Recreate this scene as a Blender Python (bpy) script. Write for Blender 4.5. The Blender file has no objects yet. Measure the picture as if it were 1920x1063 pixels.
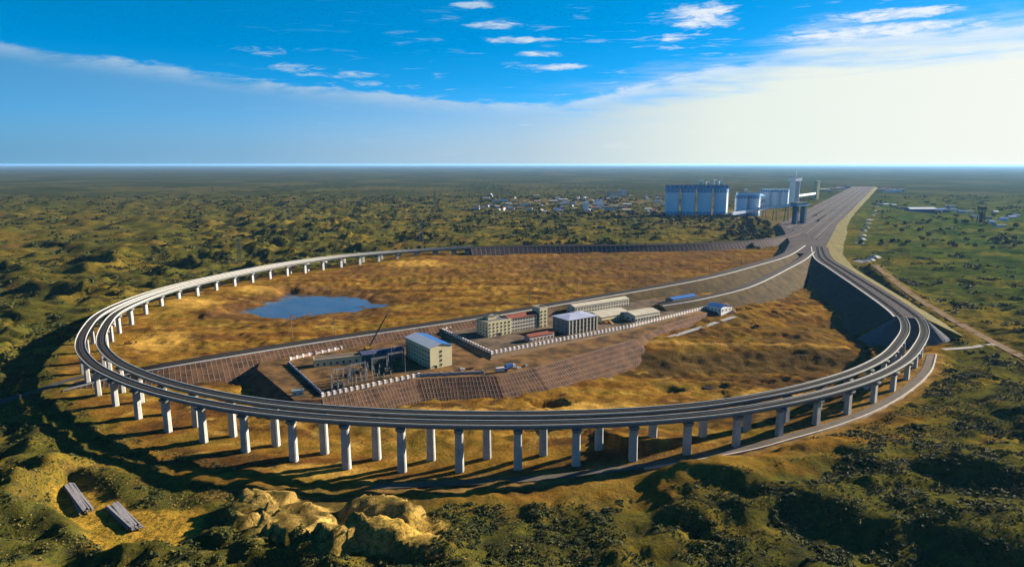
import bpy, bmesh, math, random
import numpy as np
random.seed(7); np.random.seed(7)
sc = bpy.context.scene
col = sc.collection
R = math.radians

# ------------------------------------------------------------------ camera
F = 1251.0; CAMZ = 166.0                       # focal length in pixels of the 1920 px wide photo, flying height
PIT = math.atan((531.5 - 308) / F)
cam = bpy.data.cameras.new('camera'); camo = bpy.data.objects.new('camera', cam); col.objects.link(camo)
camo.location = (0, 0, CAMZ); camo.rotation_euler = (R(90) - PIT, 0, 0)
cam.sensor_width = 36; cam.lens = 36 * F / 1920
cam.clip_start = 1; cam.clip_end = 200000
sc.camera = camo

# ------------------------------------------------------------------ light
SUN_EL, SUN_AZ = R(22), R(66)                  # azimuth clockwise from +Y
SUN = np.array([math.sin(SUN_AZ) * math.cos(SUN_EL), math.cos(SUN_AZ) * math.cos(SUN_EL), math.sin(SUN_EL)])
EXPO = 2.0
sc.view_settings.view_transform = 'Standard'; sc.view_settings.look = 'None'
sc.view_settings.exposure = EXPO; sc.view_settings.gamma = 1; sc.view_settings.use_curve_mapping = False
sl = bpy.data.lights.new('sun', 'SUN'); slo = bpy.data.objects.new('sun', sl); col.objects.link(slo)
sl.energy = 5.0; sl.angle = R(0.53); sl.color = (1.0, 0.89, 0.72)
slo.rotation_euler = (R(90) - SUN_EL, 0, -SUN_AZ + math.pi)
slo.location = (600, 300, 400)

w = bpy.data.worlds.new('World'); sc.world = w; w.use_nodes = True
wn = w.node_tree; wn.nodes.clear()
def N(tree, t, **kw):
    n = tree.nodes.new(t)
    for k, v in kw.items(): setattr(n, k, v)
    return n
class G:                                        # tiny node-graph helper
    def __init__(s, tree): s.t = tree
    def link(s, a, b): s.t.links.new(a, b)
    def m(s, op, a, b=None, c=None, clamp=False):
        n = N(s.t, 'ShaderNodeMath', operation=op); n.use_clamp = clamp
        for i, v in enumerate((a, b, c)):
            if v is None: continue
            if isinstance(v, (int, float)): n.inputs[i].default_value = v
            else: s.link(v, n.inputs[i])
        return n.outputs[0]
    def smooth(s, v, a, b):
        n = N(s.t, 'ShaderNodeMapRange', interpolation_type='SMOOTHSTEP')
        n.inputs[1].default_value = a; n.inputs[2].default_value = b
        s.link(v, n.inputs[0]); return n.outputs[0]
    def mix(s, f, a, b, mode='MIX'):
        n = N(s.t, 'ShaderNodeMix', data_type='RGBA', blend_type=mode)
        for i, v in ((0, f), (6, a), (7, b)):
            if isinstance(v, (int, float)): n.inputs[i].default_value = v
            elif isinstance(v, tuple): n.inputs[i].default_value = (*v, 1)
            else: s.link(v, n.inputs[i])
        return n.outputs[2]
    def ramp(s, f, stops):
        n = N(s.t, 'ShaderNodeValToRGB'); cr = n.color_ramp
        while len(cr.elements) < len(stops): cr.elements.new(0.5)
        for e, (p, c) in zip(cr.elements, stops):
            e.position = p; e.color = (*c, 1) if isinstance(c, tuple) else (c, c, c, 1)
        s.link(f, n.inputs[0]); return n.outputs[0]
    def noise(s, vec, scale, detail=4, rough=0.55, dist=0):
        n = N(s.t, 'ShaderNodeTexNoise'); n.inputs['Scale'].default_value = scale
        n.inputs['Detail'].default_value = detail; n.inputs['Roughness'].default_value = rough
        n.inputs['Distortion'].default_value = dist
        if vec is not None: s.link(vec, n.inputs['Vector'])
        return n.outputs['Fac']
    def comb(s, x, y, z):
        n = N(s.t, 'ShaderNodeCombineXYZ')
        for i, v in enumerate((x, y, z)):
            if isinstance(v, (int, float)): n.inputs[i].default_value = v
            else: s.link(v, n.inputs[i])
        return n.outputs[0]
g = G(wn)
STR = 0.05
tc = N(wn, 'ShaderNodeTexCoord'); sx = N(wn, 'ShaderNodeSeparateXYZ'); wn.links.new(tc.outputs['Generated'], sx.inputs[0])
dx, dy, dz = sx.outputs
# the clear sky: a Nishita sky read a little above the true elevation, as the polarised, deep blue of the photograph
zz = g.m('ADD', g.m('MULTIPLY', g.m('MAXIMUM', dz, 0.0), 2.3), 0.10)
sky = N(wn, 'ShaderNodeTexSky', sky_type='NISHITA'); sky.sun_disc = False
sky.sun_elevation = SUN_EL; sky.sun_rotation = SUN_AZ; sky.altitude = 1300; sky.air_density = 1.0; sky.dust_density = 0.4; sky.ozone_density = 3.0
nv = N(wn, 'ShaderNodeVectorMath', operation='NORMALIZE'); wn.links.new(g.comb(dx, dy, zz), nv.inputs[0])
wn.links.new(nv.outputs[0], sky.inputs['Vector'])
hs = N(wn, 'ShaderNodeHueSaturation'); hs.inputs['Hue'].default_value = 0.488; hs.inputs['Saturation'].default_value = 1.4; hs.inputs['Value'].default_value = 1.16
wn.links.new(sky.outputs[0], hs.inputs['Color'])
skyc = hs.outputs[0]
D = 180 / math.pi
az = g.m('MULTIPLY', g.m('ARCTAN2', dx, dy), D)
el = g.m('MULTIPLY', g.m('ARCSINE', dz), D)
toward = g.m('ADD', g.m('MULTIPLY', dx, math.sin(SUN_AZ)), g.m('MULTIPLY', dy, math.cos(SUN_AZ)))   # -1 .. 1, towards the sun
cc = lambda r, gg, b: tuple(v / (STR * 2 ** EXPO) for v in (r, gg, b))
veilc = g.ramp(g.m('MULTIPLY_ADD', toward, 0.5, 0.5),
               [(0.0, cc(.11, .24, .40)), (0.36, cc(.13, .33, .53)), (0.52, cc(.22, .42, .63)), (0.71, cc(.47, .60, .70)), (0.83, cc(.80, .88, .82)), (0.95, cc(.93, .97, .90)), (1.0, cc(1.0, .98, .90))])
# the bank of high cloud: its upper edge as an elevation that changes round the compass
edge = g.m('MULTIPLY', g.ramp(g.m('MULTIPLY_ADD', az, 1 / 360, 0.5),
        [(0.0, .42), (0.40, .40), (0.444, .325), (0.475, .275), (0.500, .25), (0.513, .26), (0.528, .31), (0.553, .40), (0.567, .47), (0.60, .45), (1.0, .42)]), 20)
n1 = g.noise(g.comb(g.m('MULTIPLY', az, .10), g.m('MULTIPLY', el, .42), 0), 1.6, 7, .62, .3)
n2 = g.noise(g.comb(g.m('MULTIPLY', az, .05), g.m('MULTIPLY', el, .55), 3), 1.9, 6, .6, .6)
below = g.m('SUBTRACT', g.m('ADD', edge, g.m('MULTIPLY', g.m('SUBTRACT', n1, .5), 2.4)), el)
rightness = g.smooth(az, -10, 16)
crisp = g.smooth(below, -0.15, 0.35)
soft = g.smooth(g.m('ADD', below, g.m('MULTIPLY', g.m('SUBTRACT', n2, .5), 5.0)), -1.6, 3.0)
lo = g.smooth(el, 4.6, 0.6)
vopL = g.m('MULTIPLY', crisp, g.m('ADD', .50, g.m('MULTIPLY', lo, .42)))
vopR = g.m('MAXIMUM', soft, lo)
vop = g.m('ADD', g.m('MULTIPLY', vopL, g.m('SUBTRACT', 1, rightness)), g.m('MULTIPLY', vopR, rightness), clamp=True)
skyc2 = g.mix(vop, skyc, veilc)
# white fringe along the top of the bank and loose streaks above it
fr = g.m('MULTIPLY', g.m('MULTIPLY', crisp, g.smooth(below, 1.5, 0.1)), g.smooth(n1, .36, .62))
fr = g.m('MULTIPLY', fr, .55)
streaks = None
for px, py, wa, we, s_ in ((888, 10, 50, 8, 1), (925, 48, 66, 9, 1), (978, 76, 78, 8, 1), (1015, 102, 58, 7, .9), (1035, 126, 90, 7, .8), (1310, 30, 80, 27, 1), (1268, 70, 62, 8, .8),
                     (1258, 90, 40, 5, .7), (1668, 28, 118, 12, 1), (1640, 60, 175, 15, 1), (560, 128, 60, 9, .5), (640, 140, 80, 10, .5), (700, 160, 90, 10, .5), (490, 95, 60, 8, .3)):
    rx, ry = (px - 960) / F, (531.5 - py) / F
    v = np.array([rx, math.cos(PIT) + ry * math.sin(PIT), -math.sin(PIT) + ry * math.cos(PIT)]); v /= np.linalg.norm(v)
    a0, e0 = math.degrees(math.atan2(v[0], v[1])), math.degrees(math.asin(v[2]))
    da = g.m('DIVIDE', g.m('SUBTRACT', az, a0), wa * 0.044); de = g.m('DIVIDE', g.m('SUBTRACT', el, e0), we * 0.044)
    q = g.m('ADD', g.m('MULTIPLY', da, da), g.m('MULTIPLY', de, de))
    b = g.m('MULTIPLY', g.m('SUBTRACT', 1, q), s_)
    streaks = b if streaks is None else g.m('MAXIMUM', streaks, b)
n3 = g.noise(g.comb(g.m('MULTIPLY', az, .35), g.m('MULTIPLY', el, 1.5), 7), 1.5, 6, .65, .4)
st = g.smooth(g.m('ADD', streaks, g.m('MULTIPLY', g.m('SUBTRACT', n3, .5), 3.2)), .15, 1.25)
n4 = g.noise(g.comb(g.m('MULTIPLY', az, .12), g.m('MULTIPLY', el, 1.1), 17), 2.2, 6, .62, .4)
wisp = g.m('MULTIPLY', g.smooth(n4, .58, .80), g.m('MULTIPLY', g.smooth(el, 18, 6), .5))
stw = g.m('MAXIMUM', g.m('MAXIMUM', g.m('MULTIPLY', st, .85), fr), g.m('MULTIPLY', wisp, g.smooth(az, -30, 5)))
skyc3 = g.mix(stw, skyc2, g.mix(rightness, cc(.56, .70, .82), cc(.95, .97, .98)))
bg = N(wn, 'ShaderNodeBackground'); bg.inputs[1].default_value = STR
wn.links.new(skyc3, bg.inputs[0])
wo = N(wn, 'ShaderNodeOutputWorld'); wn.links.new(bg.outputs[0], wo.inputs[0])

sc.render.engine = 'CYCLES'
sc.cycles.use_denoising = True
sc.cycles.max_bounces = 4; sc.cycles.diffuse_bounces = 2; sc.cycles.volume_bounces = 0; sc.cycles.glossy_bounces = 2
w.cycles.sampling_method = 'MANUAL'; w.cycles.sample_map_resolution = 512
sc.cycles.sample_clamp_indirect = 6

# ------------------------------------------------------------------ numbers and small helpers
def P(px, py, z=0.0):                            # where the sight line of a photo pixel meets the level z
    x, y = (px - 960) / F, -(py - 531.5) / F
    c, s = math.cos(PIT), math.sin(PIT)
    r = (x, c + y * s, -s + y * c)
    t = (z - CAMZ) / r[2]
    return (r[0] * t, r[1] * t, z)

def _hash(ix, iy, seed):
    h = (ix.astype(np.int64) * 374761393 + iy.astype(np.int64) * 668265263 + seed * 1442695041) & 0xffffffff
    h = ((h ^ (h >> 13)) * 1274126177) & 0xffffffff
    return ((h ^ (h >> 16)) & 0xffff) / 65535.0
def vnoise(x, y, seed=0):
    ix, iy = np.floor(x), np.floor(y); fx, fy = x - ix, y - iy
    u = fx * fx * fx * (fx * (fx * 6 - 15) + 10); v = fy * fy * fy * (fy * (fy * 6 - 15) + 10)
    ix = ix.astype(np.int64); iy = iy.astype(np.int64)
    def gr(a, b, gx, gy):
        t = _hash(a, b, seed) * 2 * np.pi
        return np.cos(t) * gx + np.sin(t) * gy
    n00 = gr(ix, iy, fx, fy); n10 = gr(ix + 1, iy, fx - 1, fy)
    n01 = gr(ix, iy + 1, fx, fy - 1); n11 = gr(ix + 1, iy + 1, fx - 1, fy - 1)
    return (n00 * (1 - u) + n10 * u) * (1 - v) + (n01 * (1 - u) + n11 * u) * v      # about -0.7 .. 0.7
def fbm(x, y, seed=0, octv=4, gain=.5):
    s = 0; a = 1
    for o in range(octv):
        s = s + a * vnoise(x * 2 ** o + 17.3 * o, y * 2 ** o - 9.1 * o, seed + o); a *= gain
    return s
def sstep(v, a, b):
    t = np.clip((v - a) / (b - a), 0, 1); return t * t * (3 - 2 * t)

def poly_sd(x, y, poly):                          # signed distance to a polygon, negative inside
    poly = np.asarray(poly, float)[:, :2]
    d = np.full(x.shape, 1e18); ins = np.zeros(x.shape, bool)
    n = len(poly)
    for i in range(n):
        a, b = poly[i], poly[(i + 1) % n]
        ex, ey = b - a
        wx, wy = x - a[0], y - a[1]
        t = np.clip((wx * ex + wy * ey) / (ex * ex + ey * ey + 1e-9), 0, 1)
        d = np.minimum(d, (wx - ex * t) ** 2 + (wy - ey * t) ** 2)
        c = ((a[1] <= y) & (b[1] > y)) | ((b[1] <= y) & (a[1] > y))
        xs = a[0] + (y - a[1]) / (b[1] - a[1] + 1e-12) * (b[0] - a[0])
        ins ^= c & (x < xs)
    d = np.sqrt(d); return np.where(ins, -d, d)
def line_dist(x, y, line, vals=None):             # distance to a polyline (and a value carried along it)
    line = np.asarray(line, float)
    d = np.full(x.shape, 1e18); vv = np.zeros(x.shape)
    for i in range(len(line) - 1):
        a, b = line[i][:2], line[i + 1][:2]
        ex, ey = b - a; wx, wy = x - a[0], y - a[1]
        t = np.clip((wx * ex + wy * ey) / (ex * ex + ey * ey + 1e-9), 0, 1)
        q = (wx - ex * t) ** 2 + (wy - ey * t) ** 2
        m = q < d; d = np.where(m, q, d)
        if vals is not None: vv = np.where(m, vals[i] + (vals[i + 1] - vals[i]) * t, vv)
    return (np.sqrt(d), vv) if vals is not None else np.sqrt(d)

def spline(pts, step=2.0):                        # Catmull-Rom through points, even steps along it
    pts = np.asarray(pts, float)
    p = np.vstack([2 * pts[0] - pts[1], pts, 2 * pts[-1] - pts[-2]])
    out = []
    for i in range(1, len(p) - 2):
        for t in np.linspace(0, 1, 24, endpoint=False):
            out.append(.5 * ((2 * p[i]) + (-p[i-1] + p[i+1]) * t + (2*p[i-1] - 5*p[i] + 4*p[i+1] - p[i+2]) * t*t + (-p[i-1] + 3*p[i] - 3*p[i+1] + p[i+2]) * t**3))
    out.append(p[-2]); out = np.array(out)
    return resample(out, step)
def resample(l, step):
    l = np.asarray(l, float)
    s = np.concatenate([[0], np.cumsum(np.linalg.norm(np.diff(l[:, :2], axis=0), axis=1))])
    n = max(2, int(round(s[-1] / step)) + 1); q = np.linspace(0, s[-1], n)
    return np.column_stack([np.interp(q, s, l[:, k]) for k in range(l.shape[1])])
def normals(l):                                   # unit left-hand normals of a polyline
    t = np.gradient(np.asarray(l)[:, :2], axis=0); t /= np.linalg.norm(t, axis=1)[:, None] + 1e-9
    return np.column_stack([-t[:, 1], t[:, 0]])

# ------------------------------------------------------------------ materials
MATS = {}; ALB = 0.45
def mat(name, c1, c2=None, scale=.3, rough=.9, bump=0.0, bscale=None, metal=0.0, spec=.04, detail=5):
    if name in MATS: return MATS[name]
    m = bpy.data.materials.new(name); m.use_nodes = True; t = m.node_tree; q = G(t)
    b = t.nodes['Principled BSDF']; b.inputs['Roughness'].default_value = rough
    b.inputs['Metallic'].default_value = metal; b.inputs['Specular IOR Level'].default_value = spec
    geo = N(t, 'ShaderNodeNewGeometry')
    c1 = tuple(v * ALB for v in c1); c2 = c2 and tuple(v * ALB for v in c2)
    if c2 is None: c2 = tuple(v * .72 for v in c1)
    n = q.noise(geo.outputs['Position'], scale, detail, .6)
    q.link(q.mix(q.smooth(n, .3, .7), c1, c2), b.inputs['Base Color'])
    if bump:
        bn = N(t, 'ShaderNodeBump'); bn.inputs['Strength'].default_value = bump; bn.inputs['Distance'].default_value = .5
        q.link(q.noise(geo.outputs['Position'], bscale or scale * 3, 4), bn.inputs['Height']); q.link(bn.outputs[0], b.inputs['Normal'])
    MATS[name] = m; return m
CONC = mat('concrete', (.34, .36, .36), (.25, .27, .27), .25)
PIERC = mat('pier_concrete', (.74, .71, .65), (.56, .54, .50), .18)
PARA = mat('parapet_concrete', (.74, .72, .67), (.58, .57, .54), .3)
BALL = mat('ballast', (.085, .08, .075), (.05, .048, .046), .9, bump=.3)
BALLO = mat('old_ballast', (.115, .09, .092), (.055, .046, .053), .25, bump=.3)
SLEEP = mat('sleeper_concrete', (.15, .145, .14), (.11, .105, .10), 1)
STEEL = mat('rail_steel', (.16, .13, .11), (.10, .08, .07), 1, .45, metal=.6)
LATT = mat('lattice_concrete', (.44, .30, .24), (.28, .19, .15), .3)
SLOPE = mat('slope_soil', (.22, .115, .060), (.065, .042, .030), .10, bump=.4)
SLOPEW = mat('slope_dry_weeds', (.125, .083, .034), (.045, .036, .018), .08, bump=.5)
SLOPEG = mat('slope_grass', (.20, .155, .03), (.085, .08, .025), .09, bump=.4)
SLOPED = mat('slope_shaded_weeds', (.07, .075, .06), (.045, .05, .045), .1, bump=.4)  # weeds on slopes turned from the sun, their shade put into the colour
DIRT = mat('packed_dirt', (.30, .19, .10), (.20, .13, .075), .06, bump=.4)
ROADC = mat('road_concrete', (.20, .165, .135), (.14, .115, .095), .08)
WATER = mat('water', (.11, .12, .14), (.05, .07, .11), .03, rough=.12, spec=.6)

# ------------------------------------------------------------------ mesh builder and tagging
class MB:
    def __init__(s): s.v = []; s.f = []; s.mi = []
    def add(s, vs, fs, mi=0):
        o = len(s.v); s.v.extend([tuple(map(float, v)) for v in vs]); s.f.extend([tuple(i + o for i in f) for f in fs]); s.mi.extend([mi] * len(fs)); return s
    def box(s, c, sz, rz=0, mi=0, tz=1.0):
        cx, cy, cz = c; hx, hy, hz = sz[0] / 2, sz[1] / 2, sz[2] / 2; ca, sa = math.cos(rz), math.sin(rz)
        vs = []
        for z, k in ((-hz, 1), (hz, tz)):
            for x, y in ((-hx, -hy), (hx, -hy), (hx, hy), (-hx, hy)):
                x *= k; y *= k; vs.append((cx + x * ca - y * sa, cy + x * sa + y * ca, cz + z))
        return s.add(vs, [(3, 2, 1, 0), (4, 5, 6, 7), (0, 1, 5, 4), (1, 2, 6, 5), (2, 3, 7, 6), (3, 0, 4, 7)], mi)
    def cyl(s, c, r, h, n=16, r2=None, mi=0, caps=True):           # stands on c
        r2 = r if r2 is None else r2; vs = []
        for z, rr in ((0, r), (h, r2)):
            vs += [(c[0] + rr * math.cos(2 * math.pi * k / n), c[1] + rr * math.sin(2 * math.pi * k / n), c[2] + z) for k in range(n)]
        fs = [(k, (k + 1) % n, n + (k + 1) % n, n + k) for k in range(n)]
        if caps: fs += [tuple(range(n - 1, -1, -1)), tuple(range(n, 2 * n))]
        return s.add(vs, fs, mi)
    def bar(s, a, b, wd, mi=0, wd2=None):                           # square bar between two points
        a, b = np.array(a, float), np.array(b, float); d = b - a; L = np.linalg.norm(d)
        if L < 1e-6: return s
        d /= L; up = np.array([0, 0, 1.]) if abs(d[2]) < .95 else np.array([1., 0, 0])
        x = np.cross(d, up); x /= np.linalg.norm(x); y = np.cross(x, d); wd2 = wd if wd2 is None else wd2
        vs = [p + (x * i + y * j) * q / 2 for p, q in ((a, wd), (b, wd2)) for i, j in ((-1, -1), (1, -1), (1, 1), (-1, 1))]
        return s.add(vs, [(3, 2, 1, 0), (4, 5, 6, 7), (0, 1, 5, 4), (1, 2, 6, 5), (2, 3, 7, 6), (3, 0, 4, 7)], mi)
    def prism(s, pts, z0, z1, mi=0):
        n = len(pts); vs = [(x, y, z0) for x, y in pts] + [(x, y, z1) for x, y in pts]
        return s.add(vs, [tuple(range(n - 1, -1, -1)), tuple(range(n, 2 * n))] + [(k, (k + 1) % n, n + (k + 1) % n, n + k) for k in range(n)], mi)
    def sweep(s, path, nor, prof, mi=0, caps=True):                 # closed profile of (lateral, height) along a path (x, y, z)
        n = len(prof); m = len(path); vs = []
        for p, q in zip(path, nor):
            vs += [(p[0] + q[0] * l, p[1] + q[1] * l, p[2] + h) for l, h in prof]
        fs = [(i * n + k, i * n + (k + 1) % n, (i + 1) * n + (k + 1) % n, (i + 1) * n + k) for i in range(m - 1) for k in range(n)]
        if caps: fs += [tuple(range(n - 1, -1, -1)), tuple((m - 1) * n + k for k in range(n))]
        return s.add(vs, fs, mi)
    def mesh(s, name, mats, org=(0, 0, 0), smooth=False):
        me = bpy.data.meshes.new(name)
        v = np.array(s.v, float) - np.array(org, float)
        me.from_pydata(v.tolist(), [], s.f)
        for m in (mats if isinstance(mats, (list, tuple)) else [mats]): me.materials.append(m)
        if len(me.materials) > 1: me.polygons.foreach_set('material_index', s.mi)
        bm = bmesh.new(); bm.from_mesh(me); bmesh.ops.recalc_face_normals(bm, faces=bm.faces); bm.to_mesh(me); bm.free()
        if smooth: me.polygons.foreach_set('use_smooth', [True] * len(me.polygons))
        return me
    def build(s, name, mats, parent=None, org=None, smooth=False):
        if org is None: org = (0, 0, 0)
        return link(name, s.mesh(name, mats, org, smooth), parent)
def link(name, me, parent=None, loc=(0, 0, 0), rz=0):
    o = bpy.data.objects.new(name, me); col.objects.link(o); o.parent = parent; o.location = loc; o.rotation_euler = (0, 0, rz); return o
def tag(o, label=None, cat=None, group=None, kind=None):
    for k, v in (('label', label), ('category', cat), ('group', group), ('kind', kind)):
        if v: o[k] = v
    return o
def thing(name, label, cat, loc=(0, 0, 0), rz=0, group=None):
    o = bpy.data.objects.new(name, None); col.objects.link(o); o.location = loc; o.rotation_euler = (0, 0, rz); o.empty_display_size = 1
    return tag(o, label, cat, group)
def copy_tree(o, parent=None):
    c = o.copy(); col.objects.link(c); c.parent = parent
    for ch in list(o.children): copy_tree(ch, c)
    return c

# ------------------------------------------------------------------ lines of the railway (world metres)
MID = spline([(523, 1128), (467, 990), (440, 885), (406, 745), (379, 640), (363, 592), (341, 549), (312, 508), (279, 468), (242, 434), (205, 408), (166, 386), (124, 368), (84, 357.5), (46, 352), (3, 349.5),
              (-48, 351), (-96, 357), (-140, 367), (-180, 382), (-222, 404), (-258, 429), (-293, 460), (-328, 503), (-359, 560), (-382, 620), (-390, 690), (-385, 755), (-367, 820), (-345, 880),
              (-314, 943), (-265, 1008), (-205, 1057), (-140, 1094), (-72, 1122), (20, 1143), (120, 1154), (240, 1162), (350, 1182), (450, 1226), (530, 1294), (600, 1390), (660, 1500)], 2.0)
MIDN = normals(MID)
RZ = 28.0
YARD_R = [(487, 1040), (523, 1112), (538, 1136), (764, 1566), (2300, 4270)]
YARD_L = [(432, 1052), (500, 1195), (562, 1370), (640, 1600), (2180, 4310)]
DIAG = spline([(*P(120, 722, 8)[:2], 6.5), (*P(215, 700, 12)[:2], 11), P(300, 686, 15), P(430, 664, 17), P(600, 637, 18), P(880, 596, 20), P(1060, 566, 22), P(1300, 524, 25), (340, 930, 27), (420, 1022, 27.9), (500, 1150, 28)], 3.0)
DIAG2 = spline([P(1235, 572, 20.5), P(1310, 559, 22), P(1400, 536, 24), P(1470, 503, 26.6), (432, 985, 27.7), (478, 1062, 28)], 3.0)
# ------------------------------------------------------------------ ground: heights
CP = []
def cp(*l):
    for px, py, z in l: CP.append(P(px, py, z))
PIERS = [(-279,437,6.7),(-259,421,6.6),(-232,401,4.5),(-208,388,3.0),(-180,373,2.4),(-152,362,1.7),(-122,352,.2),(-92,348,-1.5),(-61,343,-1.2),(-29,340,.1),(3,340,2),(35,341,3.8),(66,346,5.2),(97,352,6.2),(128,362,6.2),(157,373,7.2),(185,385,8),(211,399,9),(237,417,9.7),(261,436,11),(283,452,13),
         (-379,649,8.5),(-380,680,11.5),(-379,706,13),(-374,748,15),(-371,802,13.8),(-366,842,13.6),(-356,876,12.3),(-343,908,11.6),(-327,938,11.2),(-312,969,10.6),(-290,992,11.5),(-267,1015,11.4),(-241,1033,12.4),(-215,1046,14.4),(-150,1080,19),(-90,1105,17)]
CP += PIERS
cp((700,790,1),(900,790,2),(1100,782,2.5),(1300,770,3),(1450,742,4),(560,772,2),(420,750,4),(660,768,3),(850,745,1),(980,728,0),(1215,692,-1),(1260,720,-2),(1400,715,-.5),(1520,703,4),
   (1210,650,9),(1300,649,9),(1400,649,9),(1500,651,9),(1590,655,9),(1300,632,9.5),(1450,636,9.5),(1560,640,9),(1400,605,11),(1500,562,8),(1505,522,9.5),(1540,600,6.5),(1300,690,-.5),(1400,690,-.5),(1500,692,.5),(1570,694,3),(1610,620,5),(1640,650,5.5),
   (590,570,5),(480,580,5.5),(690,568,5.5),(300,640,7),(400,600,7),(350,562,13),(500,520,12),(700,510,12),(900,500,13),(1100,500,14),(1300,490,16),(800,560,8),(1000,540,10),(1200,512,13),(700,618,9),(500,640,7),(400,690,4),
   (700,700,4),(1000,640,8),(1150,605,10),(1300,560,13))
cp((600,450,16),(900,440,17),(300,480,14),(100,560,11),(50,650,9),(60,760,6),(0,450,14),(1770,700,12),(1850,640,14.5),(1880,560,15),(1720,600,14),(1760,500,16),(1700,440,18),
   (1700,850,12),(1900,850,18),(1500,900,8),(1300,950,5),(1700,1000,9),(1900,1020,14),(1100,1000,2),(1000,930,1),(1200,890,3.5),(1400,865,6.5),(1600,815,9),(1730,740,11.5),(200,880,2),(60,850,4),(250,970,-1),(600,960,-.5),(40,1000,5),(300,1062,4),(650,1062,4),(900,1050,3),(800,920,0),(500,905,.5),(350,900,1))
CP += [(500,2000,20),(900,1500,20),(420,1420,18),(1500,3000,21),(2000,1500,19),(-1000,800,12),(-1000,2000,16),(0,2500,18),(0,3300,18),(-800,400,8),(900,500,18),(0,120,4),(-400,150,9),(420,150,16),(700,1100,18),(250,1300,18),(-300,1350,16),(1200,900,18),(-1500,300,8),(1500,300,18),(3000,3000,20),(-3000,3000,16),(2500,500,18),(-2500,500,12),(0,1500,17)]
CP = np.array(CP)
def tps_fit(p):
    n = len(p); d2 = ((p[:, None, :2] - p[None, :, :2]) ** 2).sum(-1) / 1e4
    K = np.where(d2 > 0, d2 * np.log(d2 + 1e-12), 0) * .5 + np.eye(n) * .002
    A = np.zeros((n + 3, n + 3)); A[:n, :n] = K; A[:n, n] = 1; A[:n, n+1:] = p[:, :2] / 100; A[n:, :n] = A[:n, n:].T
    return np.linalg.solve(A, np.concatenate([p[:, 2], [0, 0, 0]]))
_W = tps_fit(CP)
def base_h(x, y):
    r = np.hypot(x, y - 800); k = np.minimum(1, 3000 / (r + 1e-6)); X = x * k; Y = 800 + (y - 800) * k
    z = _W[len(CP)] + _W[len(CP)+1] * X / 100 + _W[len(CP)+2] * Y / 100
    for (a, b, _), q in zip(CP, _W):
        d2 = ((X - a) ** 2 + (Y - b) ** 2) / 1e4; z = z + q * .5 * d2 * np.log(d2 + 1e-12)
    return np.clip(z, -6, 30) * sstep(r, 5200, 3000) + 18 * sstep(r, 3000, 5200)
LOOP = MID[:int(np.argmin(np.abs(MID[:, 0] - 350) + np.abs(MID[:, 1] - 1182)))]
LOOPP = LOOP[::12]
SANDPIT = [P(*p) for p in ((95, 935, 0), (135, 905, 0), (200, 930, 0), (250, 950, 0), (385, 955, 0), (380, 1000, 0), (330, 1040, 0), (210, 1050, 0), (160, 1010, 0), (150, 985, 0), (90, 960, 0))]
DIGS = [P(*p) for p in ((420, 930, 0), (520, 915, 0), (700, 925, 0), (800, 960, 0), (840, 1010, 0), (820, 1063, 0), (640, 1055, 0), (520, 1040, 0), (430, 1000, 0))]
SERV = spline([P(700, 912, 0), P(860, 905, 0), P(1000, 897, 2), P(1120, 884, 3.5), P(1240, 868, 5), P(1390, 842, 6.5), P(1470, 821, 8), P(1560, 795, 9), P(1640, 764, 10), P(1700, 728, 11.5), P(1735, 694, 13), P(1746, 664, 14)], 3.0)
SIDE = spline([P(-60, 772, 6), P(60, 735, 7), P(150, 707, 8), (*P(215, 700, 12)[:2], 10)], 3.0)
RDIRT = spline([P(1640, 497, 20), P(1700, 545, 18), P(1770, 590, 16.5), P(1860, 640, 14.5), P(1960, 690, 14)], 4.0)
CROSS = spline([P(1768, 655, 14), P(1810, 652, 14), P(1865, 645, 14.5)], 2.0)
MOUNDS = [  # px, py, along x, along y (metres), height, turn
    (560, 985, 15, 22, 9, .3), (470, 968, 12, 20, 8, .5), (500, 938, 14, 10, 5, 0), (715, 962, 22, 12, 9, -.35), (760, 1030, 24, 9, 8, -.25), (640, 1022, 11, 13, 8, .2), (705, 1018, 16, 9, 7, -.2), (600, 1040, 14, 8, 6, 0), (440, 1010, 16, 10, 5, .2)]
HOLES = [(1030, 757, 16, 10, 6), (700, 985, 17, 9, 4), (655, 993, 10, 8, 3.5), (1258, 727, 11, 13, 3), (1340, 723, 16, 10, 2), (1000, 815, 20, 10, 3)]
RIDGES = [([(1200, 872, 6), (1330, 884, 8), (1450, 905, 11), (1600, 945, 13), (1760, 985, 15), (1960, 1035, 17)], 11, 16),
          ([(1480, 838, 10), (1620, 850, 12), (1760, 868, 15), (1960, 895, 18)], 7, 12),
          ([(1280, 955, 6), (1370, 985, 8), (1500, 1050, 10)], 6, 10),
          ([(-100, 905, 4), (60, 945, 5), (140, 985, 4), (190, 1045, 5)], 8, 12),
          ([(230, 1040, 4), (330, 1046, 4), (450, 1034, 4), (560, 1052, 4)], 5, 7),
          ([(520, 533, 12), (640, 525, 12), (760, 519, 12), (900, 516, 13), (1010, 514, 13), (1120, 507, 14)], 1.7, 9),
          ([(380, 588, 9), (450, 566, 10), (520, 548, 11)], 3.5, 9),
          ([(1380, 592, 11), (1430, 580, 12), (1490, 575, 12)], 3.5, 9), ([(1330, 625, 10), (1420, 622, 10), (1500, 630, 10)], 3.0, 8),
          ([(1380, 742, 2), (1450, 722, 3), (1530, 708, 4)], 2.5, 7),
          ([(-40, 600, 10), (60, 590, 11), (130, 560, 12)], 7, 20)]
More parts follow.
